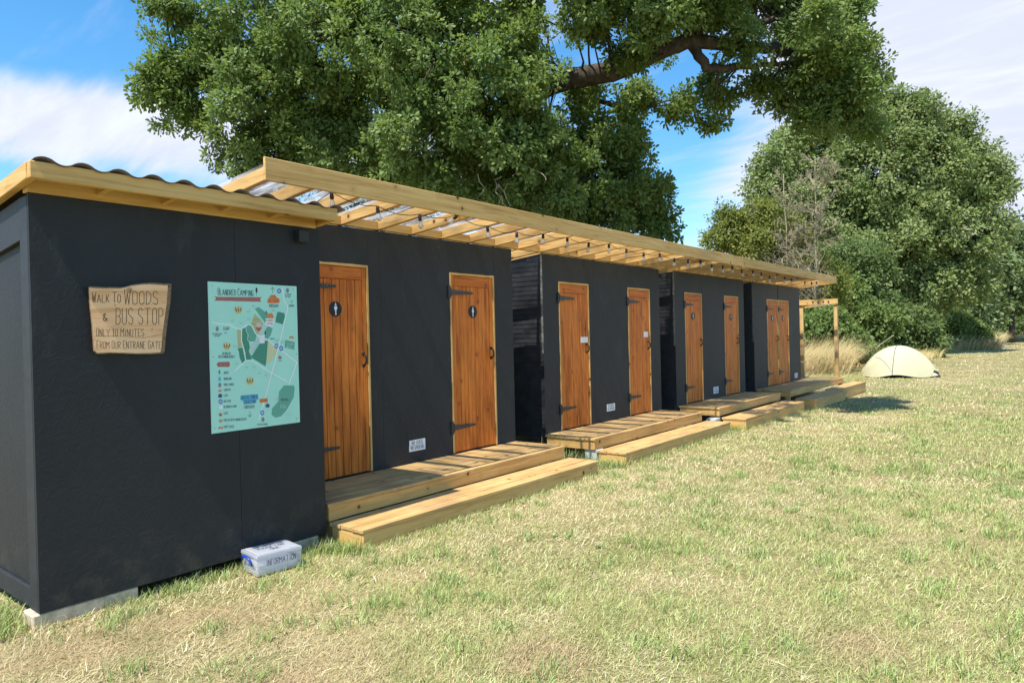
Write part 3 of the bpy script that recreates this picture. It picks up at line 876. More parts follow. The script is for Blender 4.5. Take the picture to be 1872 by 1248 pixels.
deck(3.295, 6.58, .737, 'first timber deck, running out from behind the information shed')
deck(7.20, 10.45, .745, 'timber deck under the doors with paper notices, striped by rafter shadows')
deck(11.16, 14.40, .735, 'timber deck under the third toilet shed, mostly in tree shade')
T4 = deck(15.04, 19.62, .735, 'longest timber deck, at the far end with two tall posts standing on it')
b = MB()
for i in range(9):
    b.box(-1.8 + i * .2, -1.8 + i * .2 + .196, 18.45, 19.62, DK - .028, DK, 'deck_y')
b.build('decking_return', None, T4, bevel=.003)
step(3.30, 6.63, .742, 1.142, DK - .142, 'nearest long sunlit timber step, its end beside the map shed')
step(7.24, 10.56, .752, 1.15, DK - .145, 'sunlit timber step below the deck of the shed with paper notices')
step(11.10, 14.38, .79, 1.20, DK - .152, 'shaded timber step below the deck of the third toilet shed', .20)
step(14.98, 17.55, .83, 1.24, DK - .172, 'far timber step set apart from the last deck by a dark gap', .23)
step(17.7, 20.6, .745, 1.06, DK - .17, 'farthest timber step, running past the end post of the last deck', .25)
block(.66, 7.32, .17, .17, -.05, DK - .142, 'pale block under the near corner of the second deck, beside a grass tuft', 'galv')
block(.68, 11.02, .16, .22, -.05, DK - .16, 'pale block on the ground between the second and third timber decks', 'galv')

# ------------------------------------------------------------------ canopy with clear roof
C = thing('canopy_roof', (.3, 10.8, DK + 2.4), 'long timber canopy with clear corrugated sheets over all the shed doors', 'canopy')
b = MB()
for a, e in ((2.78, 7.58), (7.583, 12.38), (12.383, 17.18), (17.183, 18.75)):
    b.box(.78, .806, a, e, DK + 2.415, DK + 2.582, 'pine_y')
b.build('fascia_beam', None, C, bevel=.004)
RB = DK + 2.343
ry = [2.805] + [3.196 + .447 * i for i in range(35)]
ry = [y for y in ry if y < 18.72] + [18.72]
for y in ry:
    b = MB()
    b.box(-2.55, .778, y - .0225, y + .0225, RB + .778 * SL, RB + .778 * SL + .095, dz=SL)
    b.build('rafter', 'pine_x', C, bevel=.003)
b = MB()
for a, e in zip(ry[:-1], ry[1:]):
    if a < 3.1: continue
    b.box(-.058, -.012, a + .024, e - .024, RB - .004, RB + .080)
b.build('blocking', 'pine_y', C, bevel=.003)
corrugated('roof_sheet', -2.62, .772, 2.772, 18.78, lambda x: RB + x * SL + .107, .076, .0065, 'clear_roof', C)

# string of bulbs under the canopy edge
BUL = [(606, 353), (690, 379), (767, 394), (836, 394), (891, 415), (944.5, 425.8), (993, 428), (1037, 434), (1076.5, 444.5), (1113, 446), (1145, 456), (1176.5, 463), (1206, 464), (1233, 473), (1258, 475), (1280, 476), (1301, 483.6), (1321, 486.5), (1338.5, 487.5), (1356, 494), (1376, 494.6), (1392, 499), (1407, 505), (1421, 501.5), (1435, 506.7), (1447, 509.6), (1458.7, 507.7), (1471.5, 514.4), (1483.7, 516), (1492.7, 515.4)]
SL_ = thing('string_lights', (.66, 10.5, DK + 2.4), 'string of clear bulbs in dark sockets along the underside of the canopy beam', 'string lights')
tops = []
rng = random.Random(5)
for i, (px, py) in enumerate(BUL):
    p = at(px, py, X=.66)
    tops.append(p)
    tilt = np.array([rng.uniform(-.12, .12), rng.uniform(-.12, .12), -1.0])
    if i == 3: tilt = np.array([-.4, -.55, -.6])
    if i in (23, 26): tilt = np.array([-.3, -.6, -.6])
    tilt /= np.linalg.norm(tilt)
    s_ = MB()
    s_.lathe(p, tilt, [(.009, -.012), (.014, 0), (.016, .012), (.017, .040), (.012, .052)], 9)
    so = s_.build('bulb_socket', 'socket', SL_, smooth=True)
    s_ = MB()
    s_.lathe(p + tilt * .050, tilt, [(.011, 0), (.013, .008), (.019, .026), (.024, .042), (.022, .055), (.013, .065), (.002, .070)], 12)
    s_.build('bulb', 'bulb', so, smooth=True)
pts = [at(575, 372, X=.60)]
for a, c in zip(tops[:-1], tops[1:]):
    for t in (0, .25, .5, .75):
        q_ = a * (1 - t) + c * t
        q_[2] += .012 - .15 * t * (1 - t)
        pts.append(q_)
pts.append(tops[-1] + [0, 0, .012])
pts += [(.66, 18.2, DK + 2.41), (.70, 18.75, DK + 2.40), (.66, 19.35, DK + 2.16), (.64, 19.52, DK + 2.06)]
b = MB(); b.tube(pts, .0035, 5); b.build('cable', 'cable', SL_, smooth=True)

# timber frame on the far deck
E_ = thing('end_pergola', (.17, 19.5, DK), 'two posts under a cross beam at the far end of the last deck', 'pergola')
for x in (-.26, .60):
    b = MB(); b.box(x - .045, x + .045, 19.44, 19.53, DK + .001, DK + 1.90 + (.12 if x < 0 else 0), 'deck_z'); b.build('post', None, E_, bevel=.004)
b = MB(); b.box(-.34, .67, 19.40, 19.438, DK + 1.92, DK + 2.06, 'pine_x'); b.build('cross_beam', None, E_, bevel=.004)
b = MB(); b.hexa([(-.2, 19.54, DK + 1.84), (-.2, 19.58, DK + 1.84), (-.2, 19.58, DK + 1.90), (-.2, 19.54, DK + 1.90)], [(.18, 20.3, DK + 1.93), (.18, 20.34, DK + 1.93), (.18, 20.34, DK + 1.99), (.18, 20.3, DK + 1.99)], 'pine_y'); b.build('rail', None, E_)
fl_ = thing('string_lights', (.2, 19.4, DK + 2.02), 'short row of four small bulbs hung on the far frame cross beam', 'string lights')
for i in range(4):
    x = .06 + i * .13
    s_ = MB(); s_.lathe((x, 19.385, DK + 2.01 - .012 * (i % 2)), (0, -.1, -1), [(.010, -.01), (.018, .0), (.018, .045)], 8); so = s_.build('bulb_socket', 'socket', fl_)
    s_ = MB(); s_.lathe((x, 19.38, DK + 1.965 - .012 * (i % 2)), (0, -.1, -1), [(.013, 0), (.028, .045), (.018, .07), (.002, .078)], 10); s_.build('bulb', 'bulb', so, smooth=True)

# ------------------------------------------------------------------ plastic box with leaflets
P0, P1, P2 = at(470.5, 1054, Z=.012), at(551.6, 1032, Z=.012), at(433.5, 1042, Z=.012)
ax = P1 - P0; Lx = np.linalg.norm(ax); ax /= Lx
ay = np.array([-ax[1], ax[0], 0.0])
if ay @ (P2 - P0) < 0: ay = -ay
Ly = min(max(abs((P2 - P0) @ ay), .22), .3)
HB = .125
bx = thing('storage_box', (P0 + ax * Lx / 2 + ay * Ly / 2).tolist(), 'clear lidded plastic box of leaflets on the grass against the black shed', 'plastic box')
def L3(u, v, z): return P0 + ax * u + ay * v + np.array([0, 0, z])
b = MB()
t_ = .006
def ring(o, z): return [L3(o, o, z), L3(Lx - o, o, z), L3(Lx - o, Ly - o, z), L3(o, Ly - o, z)]
lo, hi = ring(.003, 0), ring(.000, HB)
for i in range(4):
    j = (i + 1) % 4
    b.face([lo[i], lo[j], hi[j], hi[i]])
b.face(lo[::-1])
b.build('body', 'box_clear', bx)
b = MB()
b.hexa(ring(-.005, HB - .012), ring(-.003, HB + .010))
b.hexa(ring(.012, HB + .0102), ring(.016, HB + .016))
b.build('lid', 'lid_clear', bx, bevel=.004)
b = MB()
hp = [L3(-.012, Ly * .20, HB * .52), L3(-.022, Ly * .24, HB * .78), L3(-.026, Ly * .36, HB * .93), L3(-.026, Ly * .64, HB * .93), L3(-.022, Ly * .76, HB * .78), L3(-.014, Ly * .80, HB * .62)]
b.tube(hp, [.006, .009, .010, .010, .009, .006], 8)
b.build('handle', 'blue', bx, smooth=True)
b = MB()
def stroke_text(mb, txt, org, u, v, nrm, wid, hgt, wd, mat):
    adv = [GW.get(c, 3) + 1.5 if c != ' ' else 2.6 for c in txt]
    ux = wid / (sum(adv) - 1.5)
    x = 0.0
    j = 0
    for c, a in zip(txt, adv):
        if c != ' ':
            for st in GL[c].split('|'):
                ps = [np.array((x + int(g[0]) * ux, int(g[1]) * hgt / 8)) for g in st.split()]
                for p0, p1 in zip(ps[:-1], ps[1:]):
                    d = p1 - p0; d /= np.linalg.norm(d)
                    nn = np.array([-d[1], d[0]]) * wd / 2; e = d * wd * .35
                    j += 1
                    mb.face([org + u * w_[0] + v * w_[1] + nrm * ((j % 9) * 2e-5) for w_ in (p0 - e - nn, p1 + e - nn, p1 + e + nn, p0 - e + nn)], mat)
        x += a * ux
zv = np.array([0, 0, 1.0])
stroke_text(b, "INFORMATION", L3(Lx * .20, -.003, HB * .46), ax, zv, -ay, Lx * .66, HB * .30, .0032, 'ink')
stroke_text(b, "INFORMATION", L3(Lx * .18, Ly * .66, HB + .0175), ax, ay, zv, Lx * .64, Ly * .13, .0038, 'ink')
stroke_text(b, "PLEASE TAKE", L3(Lx * .20, Ly * .44, HB + .0175), ax, ay, zv, Lx * .60, Ly * .15, .0038, 'ink')
stroke_text(b, "ONE", L3(Lx * .40, Ly * .22, HB + .0175), ax, ay, zv, Lx * .2, Ly * .15, .0038, 'ink')
b.build('lettering', 'ink', bx)
b = MB()
rng = random.Random(3)
for i in range(14):
    o = rng.uniform(-.004, .004)
    z = .004 + i * .0040
    b.hexa([L3(.020 + o, .018 + o, z), L3(Lx - .022 + o, .02 + o, z), L3(Lx - .022 + o, Ly - .02, z), L3(.020 + o, Ly - .02, z)],
           [L3(.020 + o, .018 + o, z + .0032), L3(Lx - .022 + o, .02 + o, z + .0032), L3(Lx - .022 + o, Ly - .02, z + .0032), L3(.020 + o, Ly - .02, z + .0032)])
po = b.build('paper_stack', 'paper', None)
tag(po, 'stack of white leaflets lying inside the clear plastic box', 'leaflets')

# ------------------------------------------------------------------ tent and small far things
gz27 = float(ground_z(0, 27.5))
tn = thing('dome_tent', (.77, 27.5, gz27), 'small pale yellow dome tent pitched on the grass before the hedge', 'tent')
U_, V_ = 40, 24
vs, fs = [], []
def tent_pt(u, v):
    """u -1..1 along, v -1..1 across (front -1)"""
    x = .77 + 1.16 * u
    au = abs(u + .04) / 1.04
    h = 1.06 * max(0.0, 1 - au ** 2.1) ** .85 + .05
    wd = .16 + .62 * max(0, 1 - au ** 1.7)
    c = abs(v)
    z = h * (1 - c ** 2.3) + (.07 + .05 * math.cos(u * 5)) * c ** 2.3
    y = wd * math.copysign(c ** .85, v)
    return (x, 27.5 + y + .25 * u, gz27 + z)
for i in range(U_ + 1):
    for j in range(V_ + 1):
        vs.append(tent_pt(-1 + 2 * i / U_, -1 + 2 * j / V_))
for i in range(U_):
    for j in range(V_):
        a = i * (V_ + 1) + j
        fs.append((a, a + V_ + 1, a + V_ + 2, a + 1))
b = MB(); b.v, b.f, b.m = vs, fs, [0] * len(fs)
b.build('flysheet', 'tent', tn, smooth=True)
b = MB()
b.tube([np.array(tent_pt(-.05 - .05 * abs(v), v)) + [0, -.006, .006] for v in np.linspace(-1, .6, 18)], .013, 6)
b.tube([np.array(tent_pt(-.62 + .5 * (t), -.45 - .5 * t)) + [0, -.008, .004] for t in np.linspace(0, 1, 8)], .006, 5)
b.build('pole_seam', 'seam', tn)
b = MB()
b.face([(1.70, 27.40, gz27 + .01), (1.98, 27.62, gz27 + .01), (1.90, 27.60, gz27 + .20), (1.80, 27.50, gz27 + .26)])
b.face([(-.30, 27.62, gz27 + .005), (.5, 27.02, gz27 + .005), (1.7, 27.35, gz27 + .005), (1.75, 27.42, gz27 + .13), (.5, 27.12, gz27 + .14), (-.25, 27.60, gz27 + .10)])
b.build('inner_mesh', 'tent_dark', tn)

def crumple(name, c, dx, dy, h, mat, label, cat, seed):
    rng = np.random.default_rng(seed)
    n = 9
    vs, fs = [], []
    for i in range(n):
        for j in range(n):
            e = min(i, j, n - 1 - i, n - 1 - j)
            vs.append((c[0] + dx * (i / (n - 1) - .5) + rng.normal(0, dx * .03), c[1] + dy * (j / (n - 1) - .5) + rng.normal(0, dy * .03), c[2] + .01 + (h * rng.uniform(.3, 1) if e > 0 else 0)))
    for i in range(n - 1):
        for j in range(n - 1):
            a = i * n + j
            fs.append((a, a + n, a + n + 1, a + 1))
    b = MB(); b.v, b.f, b.m = vs, fs, [0] * len(fs)
    tag(b.build(name, mat, None), label, cat)
p = at(1548, 694, Z=-.15); crumple('plastic_sheet', p, .75, 1.6, .03, 'blue_sheet', 'pale blue plastic sheet lying on grass beyond the last deck', 'plastic sheet', 1)
p = at(1812, 632.5, Z=-.2); crumple('ground_sheet', p, 2.0, 2.6, .25, 'tarp', 'crumpled grey ground sheet lying far off near the dry grass bank', 'ground sheet', 2)

for px, yt, dep, h, lab in ((1594, 614, 31, 1.25, 'pale wooden stake nearest the deck, standing in dry grass left of the tent'), (1675, 612, 46, 1.2, 'pale fence stake in the dark hedge right above the tent'), (1706, 613, 52, 1.1, 'thin fence stake in the hedge shade right of the tent'), (1764, 611, 60, 1.3, 'fence stake in front of the sunlit dry bank at the right')):
    p = at(px, yt, dist=dep)
    g = float(ground_z(p[0], p[1]))
    b = MB()
    b.tube([(p[0], p[1], g - .02), (p[0] + .02, p[1], (g + p[2]) / 2), (p[0] - .01, p[1], p[2])], [.055, .05, .05], 7)
    if dep == 31: b.tube([(p[0] + .02, p[1], p[2] - .62), (p[0] + .85, p[1] + .1, p[2] + .02)], [.022, .015], 5)
    tag(b.build('fence_post', 'post_wood', None), lab, 'fence post', 'fence stakes along the hedge')

# ------------------------------------------------------------------ trees
def unit(a):
    return a / (np.linalg.norm(a, axis=-1, keepdims=True) + 1e-9)

def leaf_mesh(name, P, N, T, L, Wd, mat, parent, rng, tone=None):
    n = len(P)
    S = unit(np.cross(N, T))
    fold = rng.uniform(.05, .30, n)[:, None] * Wd[:, None]
    L_, W_ = L[:, None], Wd[:, None]
    bend = (rng.uniform(-.25, .05, n))[:, None] * L_
    v0 = P
    v1 = P + T * L_ * .38 + S * W_ * .46 - N * fold
    v2 = P + T * L_ * .78 + S * W_ * .40 - N * fold + N * bend * .6
    v3 = P + T * L_ + N * bend
    v4 = P + T * L_ * .72 - S * W_ * .44 - N * fold + N * bend * .6
    v5 = P + T * L_ * .33 - S * W_ * .40 - N * fold
    V = np.stack([v0, v1, v2, v3, v4, v5], 1).reshape(-1, 3)
    b = np.arange(n) * 6
    Q = np.concatenate([np.stack([b, b + 1, b + 2, b + 3], 1), np.stack([b, b + 3, b + 4, b + 5], 1)])
    r = rng.uniform(0, 1, n) if tone is None else np.clip(tone + rng.normal(0, .20, n), 0, 1)
    return np_mesh(name, V, Q, np.zeros((0, 3), int), mat, parent, rnd=np.repeat(r, 6))

def crown(name, blobs, boughs, sprays, leaves, L, mat, parent, seed, wratio=.58, spray_r=.16, bough_r=.42, shell=.55, droop=.15):
    """blobs: (x, y, z, rx, ry, rz, weight). Boughs sit near each blob's surface, sprays round a bough, leaves round a spray."""
    rng = np.random.default_rng(seed)
    BC, BO, BT = [], [], []
    wsum = sum(b[6] for b in blobs)
    for (x, y, z, rx, ry, rz, wt) in blobs:
        k_ = max(3, int(boughs * wt / wsum))
        d = unit(rng.normal(size=(k_, 3)))
        r = rng.uniform(shell, 1.02, k_)[:, None] * (1 + .16 * np.sin(d[:, :1] * 5 + d[:, 1:2] * 4 + x) * np.cos(d[:, 2:] * 6 + y))
        BC.append(np.array([x, y, z]) + d * r * np.array([rx, ry, rz]))
        BO.append(d)
        BT.append(rng.normal(.5, .13, k_))
    BC, BO, BT = np.concatenate(BC), np.concatenate(BO), np.concatenate(BT)
    nb = len(BC)
    sd = unit(rng.normal(size=(nb, sprays, 3)))
    sp = BC[:, None] + sd * (rng.uniform(.2, 1.0, (nb, sprays, 1)) * bough_r) * np.array([1, 1, .72]) + BO[:, None] * bough_r * .3
    sdir = unit(sd + BO[:, None] * .8 + np.array([0, 0, .25]))
    bo = np.repeat(BO, sprays, 0)
    sp, sdir = sp.reshape(-1, 3), sdir.reshape(-1, 3)
    stone = np.repeat(BT, sprays) + rng.normal(0, .08, len(sp))
    ns = len(sp)
    ld = unit(rng.normal(size=(ns, leaves, 3)) * .9 + sdir[:, None] * .75)
    P = (sp[:, None] + ld * rng.uniform(.1, 1.0, (ns, leaves, 1)) * spray_r).reshape(-1, 3)
    T = unit(ld.reshape(-1, 3) + np.array([0, 0, -droop]) + rng.normal(size=(ns * leaves, 3)) * .25)
    N = unit(np.array([.05, -.15, .42]) + np.repeat(sdir, leaves, 0) * .55 + np.repeat(bo, leaves, 0) * .5 + rng.normal(size=(ns * leaves, 3)) * .45)
    N = unit(N - T * np.sum(N * T, -1, keepdims=True))
    Ln = L * rng.uniform(.45, 1.4, ns * leaves)
    leaf_mesh(name, P, N, T, Ln, Ln * wratio, mat, parent, rng, np.repeat(stone, leaves))
    return BC

def limb(mb, pts, r0, r1, rng, wob=.12, n=8, seg=5):
    pts = [np.array(p, float) for p in pts]
    out = [pts[0]]
    for a, c in zip(pts[:-1], pts[1:]):
        L = np.linalg.norm(c - a)
        for i in range(1, seg + 1):
            t = i / seg
            out.append(a * (1 - t) + c * t + (rng.normal(size=3) * wob * L * .12 if i < seg else 0))
    mb.tube(out, np.linspace(r0, r1, len(out)), n)
    return out

def twigs(mb, centers, hosts, rng, r=.02, n=4, every=1):
    """thin branches from the nearest limb point out to the boughs"""
    H = np.array(hosts)
    for c in centers[::every]:
        d = np.linalg.norm(H - c, axis=1)
        h = H[np.argsort(d)[rng.integers(0, 3)]]
        mid = (h + c) / 2 + rng.normal(size=3) * .10 * np.linalg.norm(c - h) + np.array([0, 0, .05])
        mb.tube([h, h * .6 + mid * .4 + rng.normal(size=3) * .05, mid, c], [r * 1.6, r * 1.2, r * .9, r * .35], n, cap=False)

# the big oak behind the sheds
def B(px, py, dep, rpx, wt=1.0, sq=(1, 1, 1), back=1.0, shrink=.24):
    c = at(px, py, dist=dep)
    r = max(rpx * dep / F_PX - shrink, .12)
    return (c[0], c[1], c[2], r * sq[0] * back, r * sq[1] * back, r * sq[2], wt)
rng = np.random.default_rng(11)
OK = (-4.6, 12.2, 0)
oak = thing('oak_tree', OK, 'huge spreading oak standing behind the sheds with one long limb reaching over the canopy', 'tree')
oak_blobs = [
    B(470, 40, 12.5, 150, 2.0), B(380, 110, 12.2, 75, .5), B(300, 140, 12.0, 55, .4), B(270, 160, 12.0, 42, .25), B(330, 210, 12.2, 45, .3), B(310, 20, 12, 40, .25),
    B(480, 190, 12.2, 130, 1.6), B(450, 300, 12.4, 75, .7), B(600, 110, 11.8, 150, 2.0), B(620, 270, 12.4, 120, 1.5), B(760, 90, 11.2, 160, 2.2),
    B(780, 260, 11.2, 140, 1.8), B(910, 150, 10.8, 120, 1.6), B(930, 290, 11.2, 110, 1.3), B(880, -40, 11.5, 150, 1.4), B(700, -80, 12, 180, 1.2),
    B(1010, 320, 11.8, 95, 1.1), B(1100, 330, 12.8, 100, 1.4), B(1170, 375, 13.2, 60, .6), B(1120, 260, 13.0, 75, .8), B(1195, 410, 13.2, 38, .3), B(1060, 390, 13, 60, .6),
    B(1090, 10, 11.0, 75, .6), B(1195, 25, 10.6, 58, .5), B(1150, -70, 10.8, 110, .7), B(1290, -60, 11.2, 110, .7), B(1400, -70, 11.8, 110, .6), B(1090, 190, 13, 60, .4), B(1160, 190, 13.4, 45, .3), B(1240, 185, 13.4, 34, .2),
    B(1300, -10, 12.2, 70, .6), B(1400, 0, 12.9, 75, .7), B(1500, 60, 12.6, 90, .9), B(1545, 10, 12.6, 60, .5), B(1480, 160, 12.4, 75, .7), B(1545, 190, 12.6, 52, .4),
    B(1580, 130, 12.8, 40, .3), B(1500, 222, 12.2, 42, .25), B(1575, 228, 12.2, 36, .2), B(1560, 165, 11.9, 44, .25), B(1530, 95, 11.8, 58, .4), B(1320, 160, 13.2, 42, .25), B(1310, 205, 13, 20, .1), B(1405, 150, 12.6, 38, .25), B(1350, 70, 11.7, 34, .18), B(1150, 110, 11.9, 40, .25),
    B(850, 350, 13.5, 120, 1.0), B(700, 350, 13.5, 110, .9),
]
# the unseen upper and rear crown, then foliage added to shade decks and lawn
oak_blobs += [(-5, 12, 11.5, 4.5, 5, 2.6, 1.6), (-8.5, 13, 7.5, 3.2, 4, 3.2, 1.2), (-7, 17, 7.5, 3.5, 3, 3, 1.0), (-2, 14.5, 10.0, 3.0, 3.0, 2.0, .8), (-9, 9, 8, 2.6, 3, 2.8, .8), (1.9, 11.9, 6.3, .8, .6, .5, .3), (1.9, 14.6, 6.5, .6, .8, .5, .25), (.75, 7.9, 8.7, 1.15, 1.2, .8, .45), (.75, 9.9, 8.5, 1.15, 1.3, .8, .45)]
BC = crown('crown', oak_blobs, 1240, 11, 33, .071, 'oak_leaf', oak, 21, spray_r=.145, bough_r=.33, shell=.5)
tb = MB()
hosts = []
base = np.array(OK, float)
fork = np.array([-4.2, 12.0, 4.2])
limb(tb, [base + [0, 0, -.1], base + [.05, 0, 1.2], fork], .62, .46, rng, .05, 14)
end_limb = [at(1020, 150, dist=12.6), at(1120, 132, dist=12.3), at(1210, 92, dist=12.1), at(1260, 75, dist=12.0), at(1330, 82, dist=12.0), at(1400, 90, dist=12.0)]
hosts += limb(tb, [fork, at(960, 175, dist=13.4)] + end_limb, .24, .085, rng, .10, 12)
hosts += limb(tb, [end_limb[3], at(1290, 125, dist=12.0), at(1330, 125, dist=12.0), at(1390, 118, dist=12.0), at(1440, 120, dist=12.2)], .10, .03, rng, .3, 7)
hosts += limb(tb, [end_limb[5], at(1470, 100, dist=12.6), at(1540, 160, dist=12.5), at(1600, 140, dist=12.8)], .09, .025, rng, .3, 7)
hosts += limb(tb, [end_limb[4], at(1400, 40, dist=12.6), at(1480, 20, dist=12.5), at(1570, 10, dist=12.6)], .08, .02, rng, .3, 7)
hosts += limb(tb, [end_limb[0], at(1080, 175, dist=13.2), at(1150, 205, dist=13.2)], .09, .03, rng, .3, 7)
hosts += limb(tb, [fork, at(960, 60, dist=14.5), at(985, -60, dist=14), (-3.6, 12, 11)], .36, .10, rng, .1, 10)
hosts += limb(tb, [fork, at(800, 230, dist=14), at(680, 160, dist=13), at(540, 120, dist=12.6), at(420, 130, dist=12.3), at(290, 150, dist=12.1)], .26, .03, rng, .15, 9)
hosts += limb(tb, [fork, at(720, 330, dist=14), at(560, 300, dist=12.8), at(440, 290, dist=12.5)], .18, .03, rng, .2, 8)
hosts += limb(tb, [fork, at(880, 200, dist=13), at(820, 100, dist=12), at(640, 40, dist=12), at(440, 20, dist=12.5)], .2, .03, rng, .2, 8)
hosts += limb(tb, [fork, at(1010, 330, dist=13.2), at(1090, 330, dist=13), at(1190, 380, dist=13.2)], .18, .03, rng, .2, 8)
hosts += limb(tb, [fork, (-7, 12.5, 7), (-9, 11, 8)], .25, .05, rng, .2, 8)
hosts += limb(tb, [fork, (-6.5, 15, 7), (-7, 17.5, 8)], .22, .05, rng, .2, 8)
twigs(tb, BC, hosts, rng, .017, 4, 2)
tb.build('trunk', 'bark', oak, smooth=True)
for (px, py, n) in ((880, 250, 5), (745, 170, 4), (905, 340, 5), (1460, 95, 4), (820, 120, 3), (1520, 215, 3), (960, 300, 4)):
    tb = MB()
    for i in range(n):
        p = at(px + rng.normal(0, 14), py + rng.normal(0, 12), dist=10.7 if px < 1000 else 12.0)
        a = p.copy(); pts = [a]
        dr = rng.normal(size=3) * .5 + [0, 0, -.9]
        for j in range(5):
            a = a + unit(dr + rng.normal(size=3) * .7) * .13
            pts.append(a)
        tb.tube(pts, np.linspace(.008, .003, 6), 4)
    tb.build('bare_twigs', 'dead_bark', oak)

def tree(name, label, px, dep, blobs, boughs, sprays, leaves, L, mat, seed, cat='tree', group=None, trunk_r=.35, **kw):
    rng = np.random.default_rng(seed)
    g = at(px, 600, dist=dep)
    g[2] = float(ground_z(g[0], g[1]))
    T = thing(name, g.tolist(), label, cat, group)
    bl = [B(a[0], a[1], a[3] if len(a) > 3 else dep, a[2], (a[2] / 60.0) ** 2, shrink=kw.get('bough_r', .42) * .85) for a in blobs]
    BCs = crown('crown' if cat == 'tree' else 'foliage', bl, boughs, sprays, leaves, L, mat, T, seed, **kw)
    tb = MB()
    top = max(b[2] for b in bl)
    cz = np.mean([b[2] for b in bl])
    fk = np.array([g[0], g[1], g[2] + (cz - g[2]) * .45])
    hs = limb(tb, [g + [0, 0, -.1], fk], trunk_r, trunk_r * .75, rng, .08, 9)[2:]
    for b in bl:
        hs += limb(tb, [fk, np.array(b[:3]) * .5 + fk * .5 + [0, 0, .3], b[:3]], trunk_r * .5, trunk_r * .1, rng, .25, 6, 4)
    twigs(tb, BCs, hs, rng, trunk_r * .05 + .008, 4, 4)
    tb.build('trunk' if cat == 'tree' else 'stem', 'bark', T, smooth=True)
    return T

tree('oak_tree', 'large round-crowned oak at the end of the hedge, behind the tent', 1690, 45,
     [(1560, 245, 75), (1640, 235, 80), (1720, 250, 65), (1480, 290, 70), (1425, 300, 55), (1400, 350, 40), (1590, 330, 90), (1690, 330, 95), (1780, 320, 65), (1810, 350, 50), (1640, 420, 100), (1740, 430, 90), (1810, 420, 42), (1560, 430, 85), (1500, 380, 80), (1600, 520, 75), (1690, 520, 75), (1760, 510, 65), (1560, 560, 50), (1450, 370, 55), (1640, 210, 40), (1760, 280, 45), (1450, 250, 35)],
     1500, 9, 14, .21, 'far_leaf', 31, trunk_r=.55, spray_r=.40, bough_r=.80, shell=.6)
tree('hawthorn_tree', 'yellowish green low hawthorn rising behind the far end of the canopy', 1380, 33,
     [(1345, 425, 48), (1400, 400, 45), (1305, 440, 26), (1330, 400, 28), (1390, 450, 62), (1450, 480, 60), (1430, 430, 50), (1500, 520, 55), (1480, 570, 50), (1420, 530, 60)],
     520, 9, 13, .12, 'haw_leaf', 32, trunk_r=.16, spray_r=.26, bough_r=.5, shell=.55)
tree('oak_tree', 'pale green far tree at the right edge, in front of other far trees', 1850, 70,
     [(1850, 470, 45), (1830, 530, 45), (1880, 440, 50), (1890, 520, 60), (1800, 570, 35), (1940, 470, 70)], 420, 7, 8, .42, 'back_leaf', 33, trunk_r=.3, spray_r=.6, bough_r=1.0, group='far trees beyond the hedge')
tree('oak_tree', 'dark far tree low behind the bushes at the right edge', 1835, 82,
     [(1800, 590, 30), (1840, 590, 35), (1880, 590, 35), (1920, 580, 40), (1860, 560, 35)], 260, 7, 8, .42, 'dark_leaf', 34, trunk_r=.3, spray_r=.6, bough_r=1.0, group='far trees beyond the hedge')
tree('oak_tree', 'mid green far tree showing between the big round oak and the right edge', 1785, 62,
     [(1790, 470, 40), (1770, 540, 45), (1810, 500, 40), (1755, 580, 35)], 300, 7, 8, .36, 'back_leaf', 35, trunk_r=.3, spray_r=.5, bough_r=.9, group='far trees beyond the hedge')
def bush(label, px, dep, blobs, n, L, mat, seed, **kw):
    tree('bush', label, px, dep, blobs, n, 7, 9, L, mat, seed, 'bush', 'bushes of the hedge', .06, **kw)
bush('bright green bramble bush seen through the open timber frame', 1500, 28, [(1480, 600, 34), (1520, 590, 36), (1500, 640, 34), (1550, 620, 34), (1575, 640, 26)], 260, .13, 'bramble_leaf', 41, spray_r=.2, bough_r=.35)
bush('leafy bush behind the nearest pale wooden stake, left of the tent', 1585, 35.5, [(1570, 570, 40), (1610, 590, 40), (1600, 630, 34), (1560, 620, 36), (1545, 530, 34)], 260, .15, 'bramble_leaf', 42, spray_r=.22, bough_r=.4)
bush('dark shaded bush directly behind the tent top', 1660, 40, [(1640, 590, 38), (1680, 595, 38), (1650, 630, 30), (1700, 620, 34), (1620, 560, 34)], 300, .17, 'dark_leaf', 43, spray_r=.26, bough_r=.45)
bush('light green sloping bush right of the dark hedge above the dry bank', 1745, 52, [(1725, 585, 26), (1750, 590, 26), (1775, 603, 20), (1740, 610, 24), (1795, 612, 14)], 240, .20, 'bramble_leaf', 44, spray_r=.3, bough_r=.5)
bush('dark ivy-clad thicket between the hawthorn and the big round oak', 1560, 38, [(1540, 470, 45), (1560, 520, 50), (1520, 560, 45), (1590, 560, 45), (1490, 600, 45), (1540, 610, 45), (1590, 480, 45)], 520, .15, 'dark_leaf', 45, spray_r=.3, bough_r=.5)
bush('rusty green low bushes at the far right end of the field', 1850, 80, [(1840, 598, 26), (1872, 598, 28), (1910, 596, 32), (1808, 606, 18), (1780, 610, 12)], 300, .26, 'dark_leaf', 46, spray_r=.4, bough_r=.5)

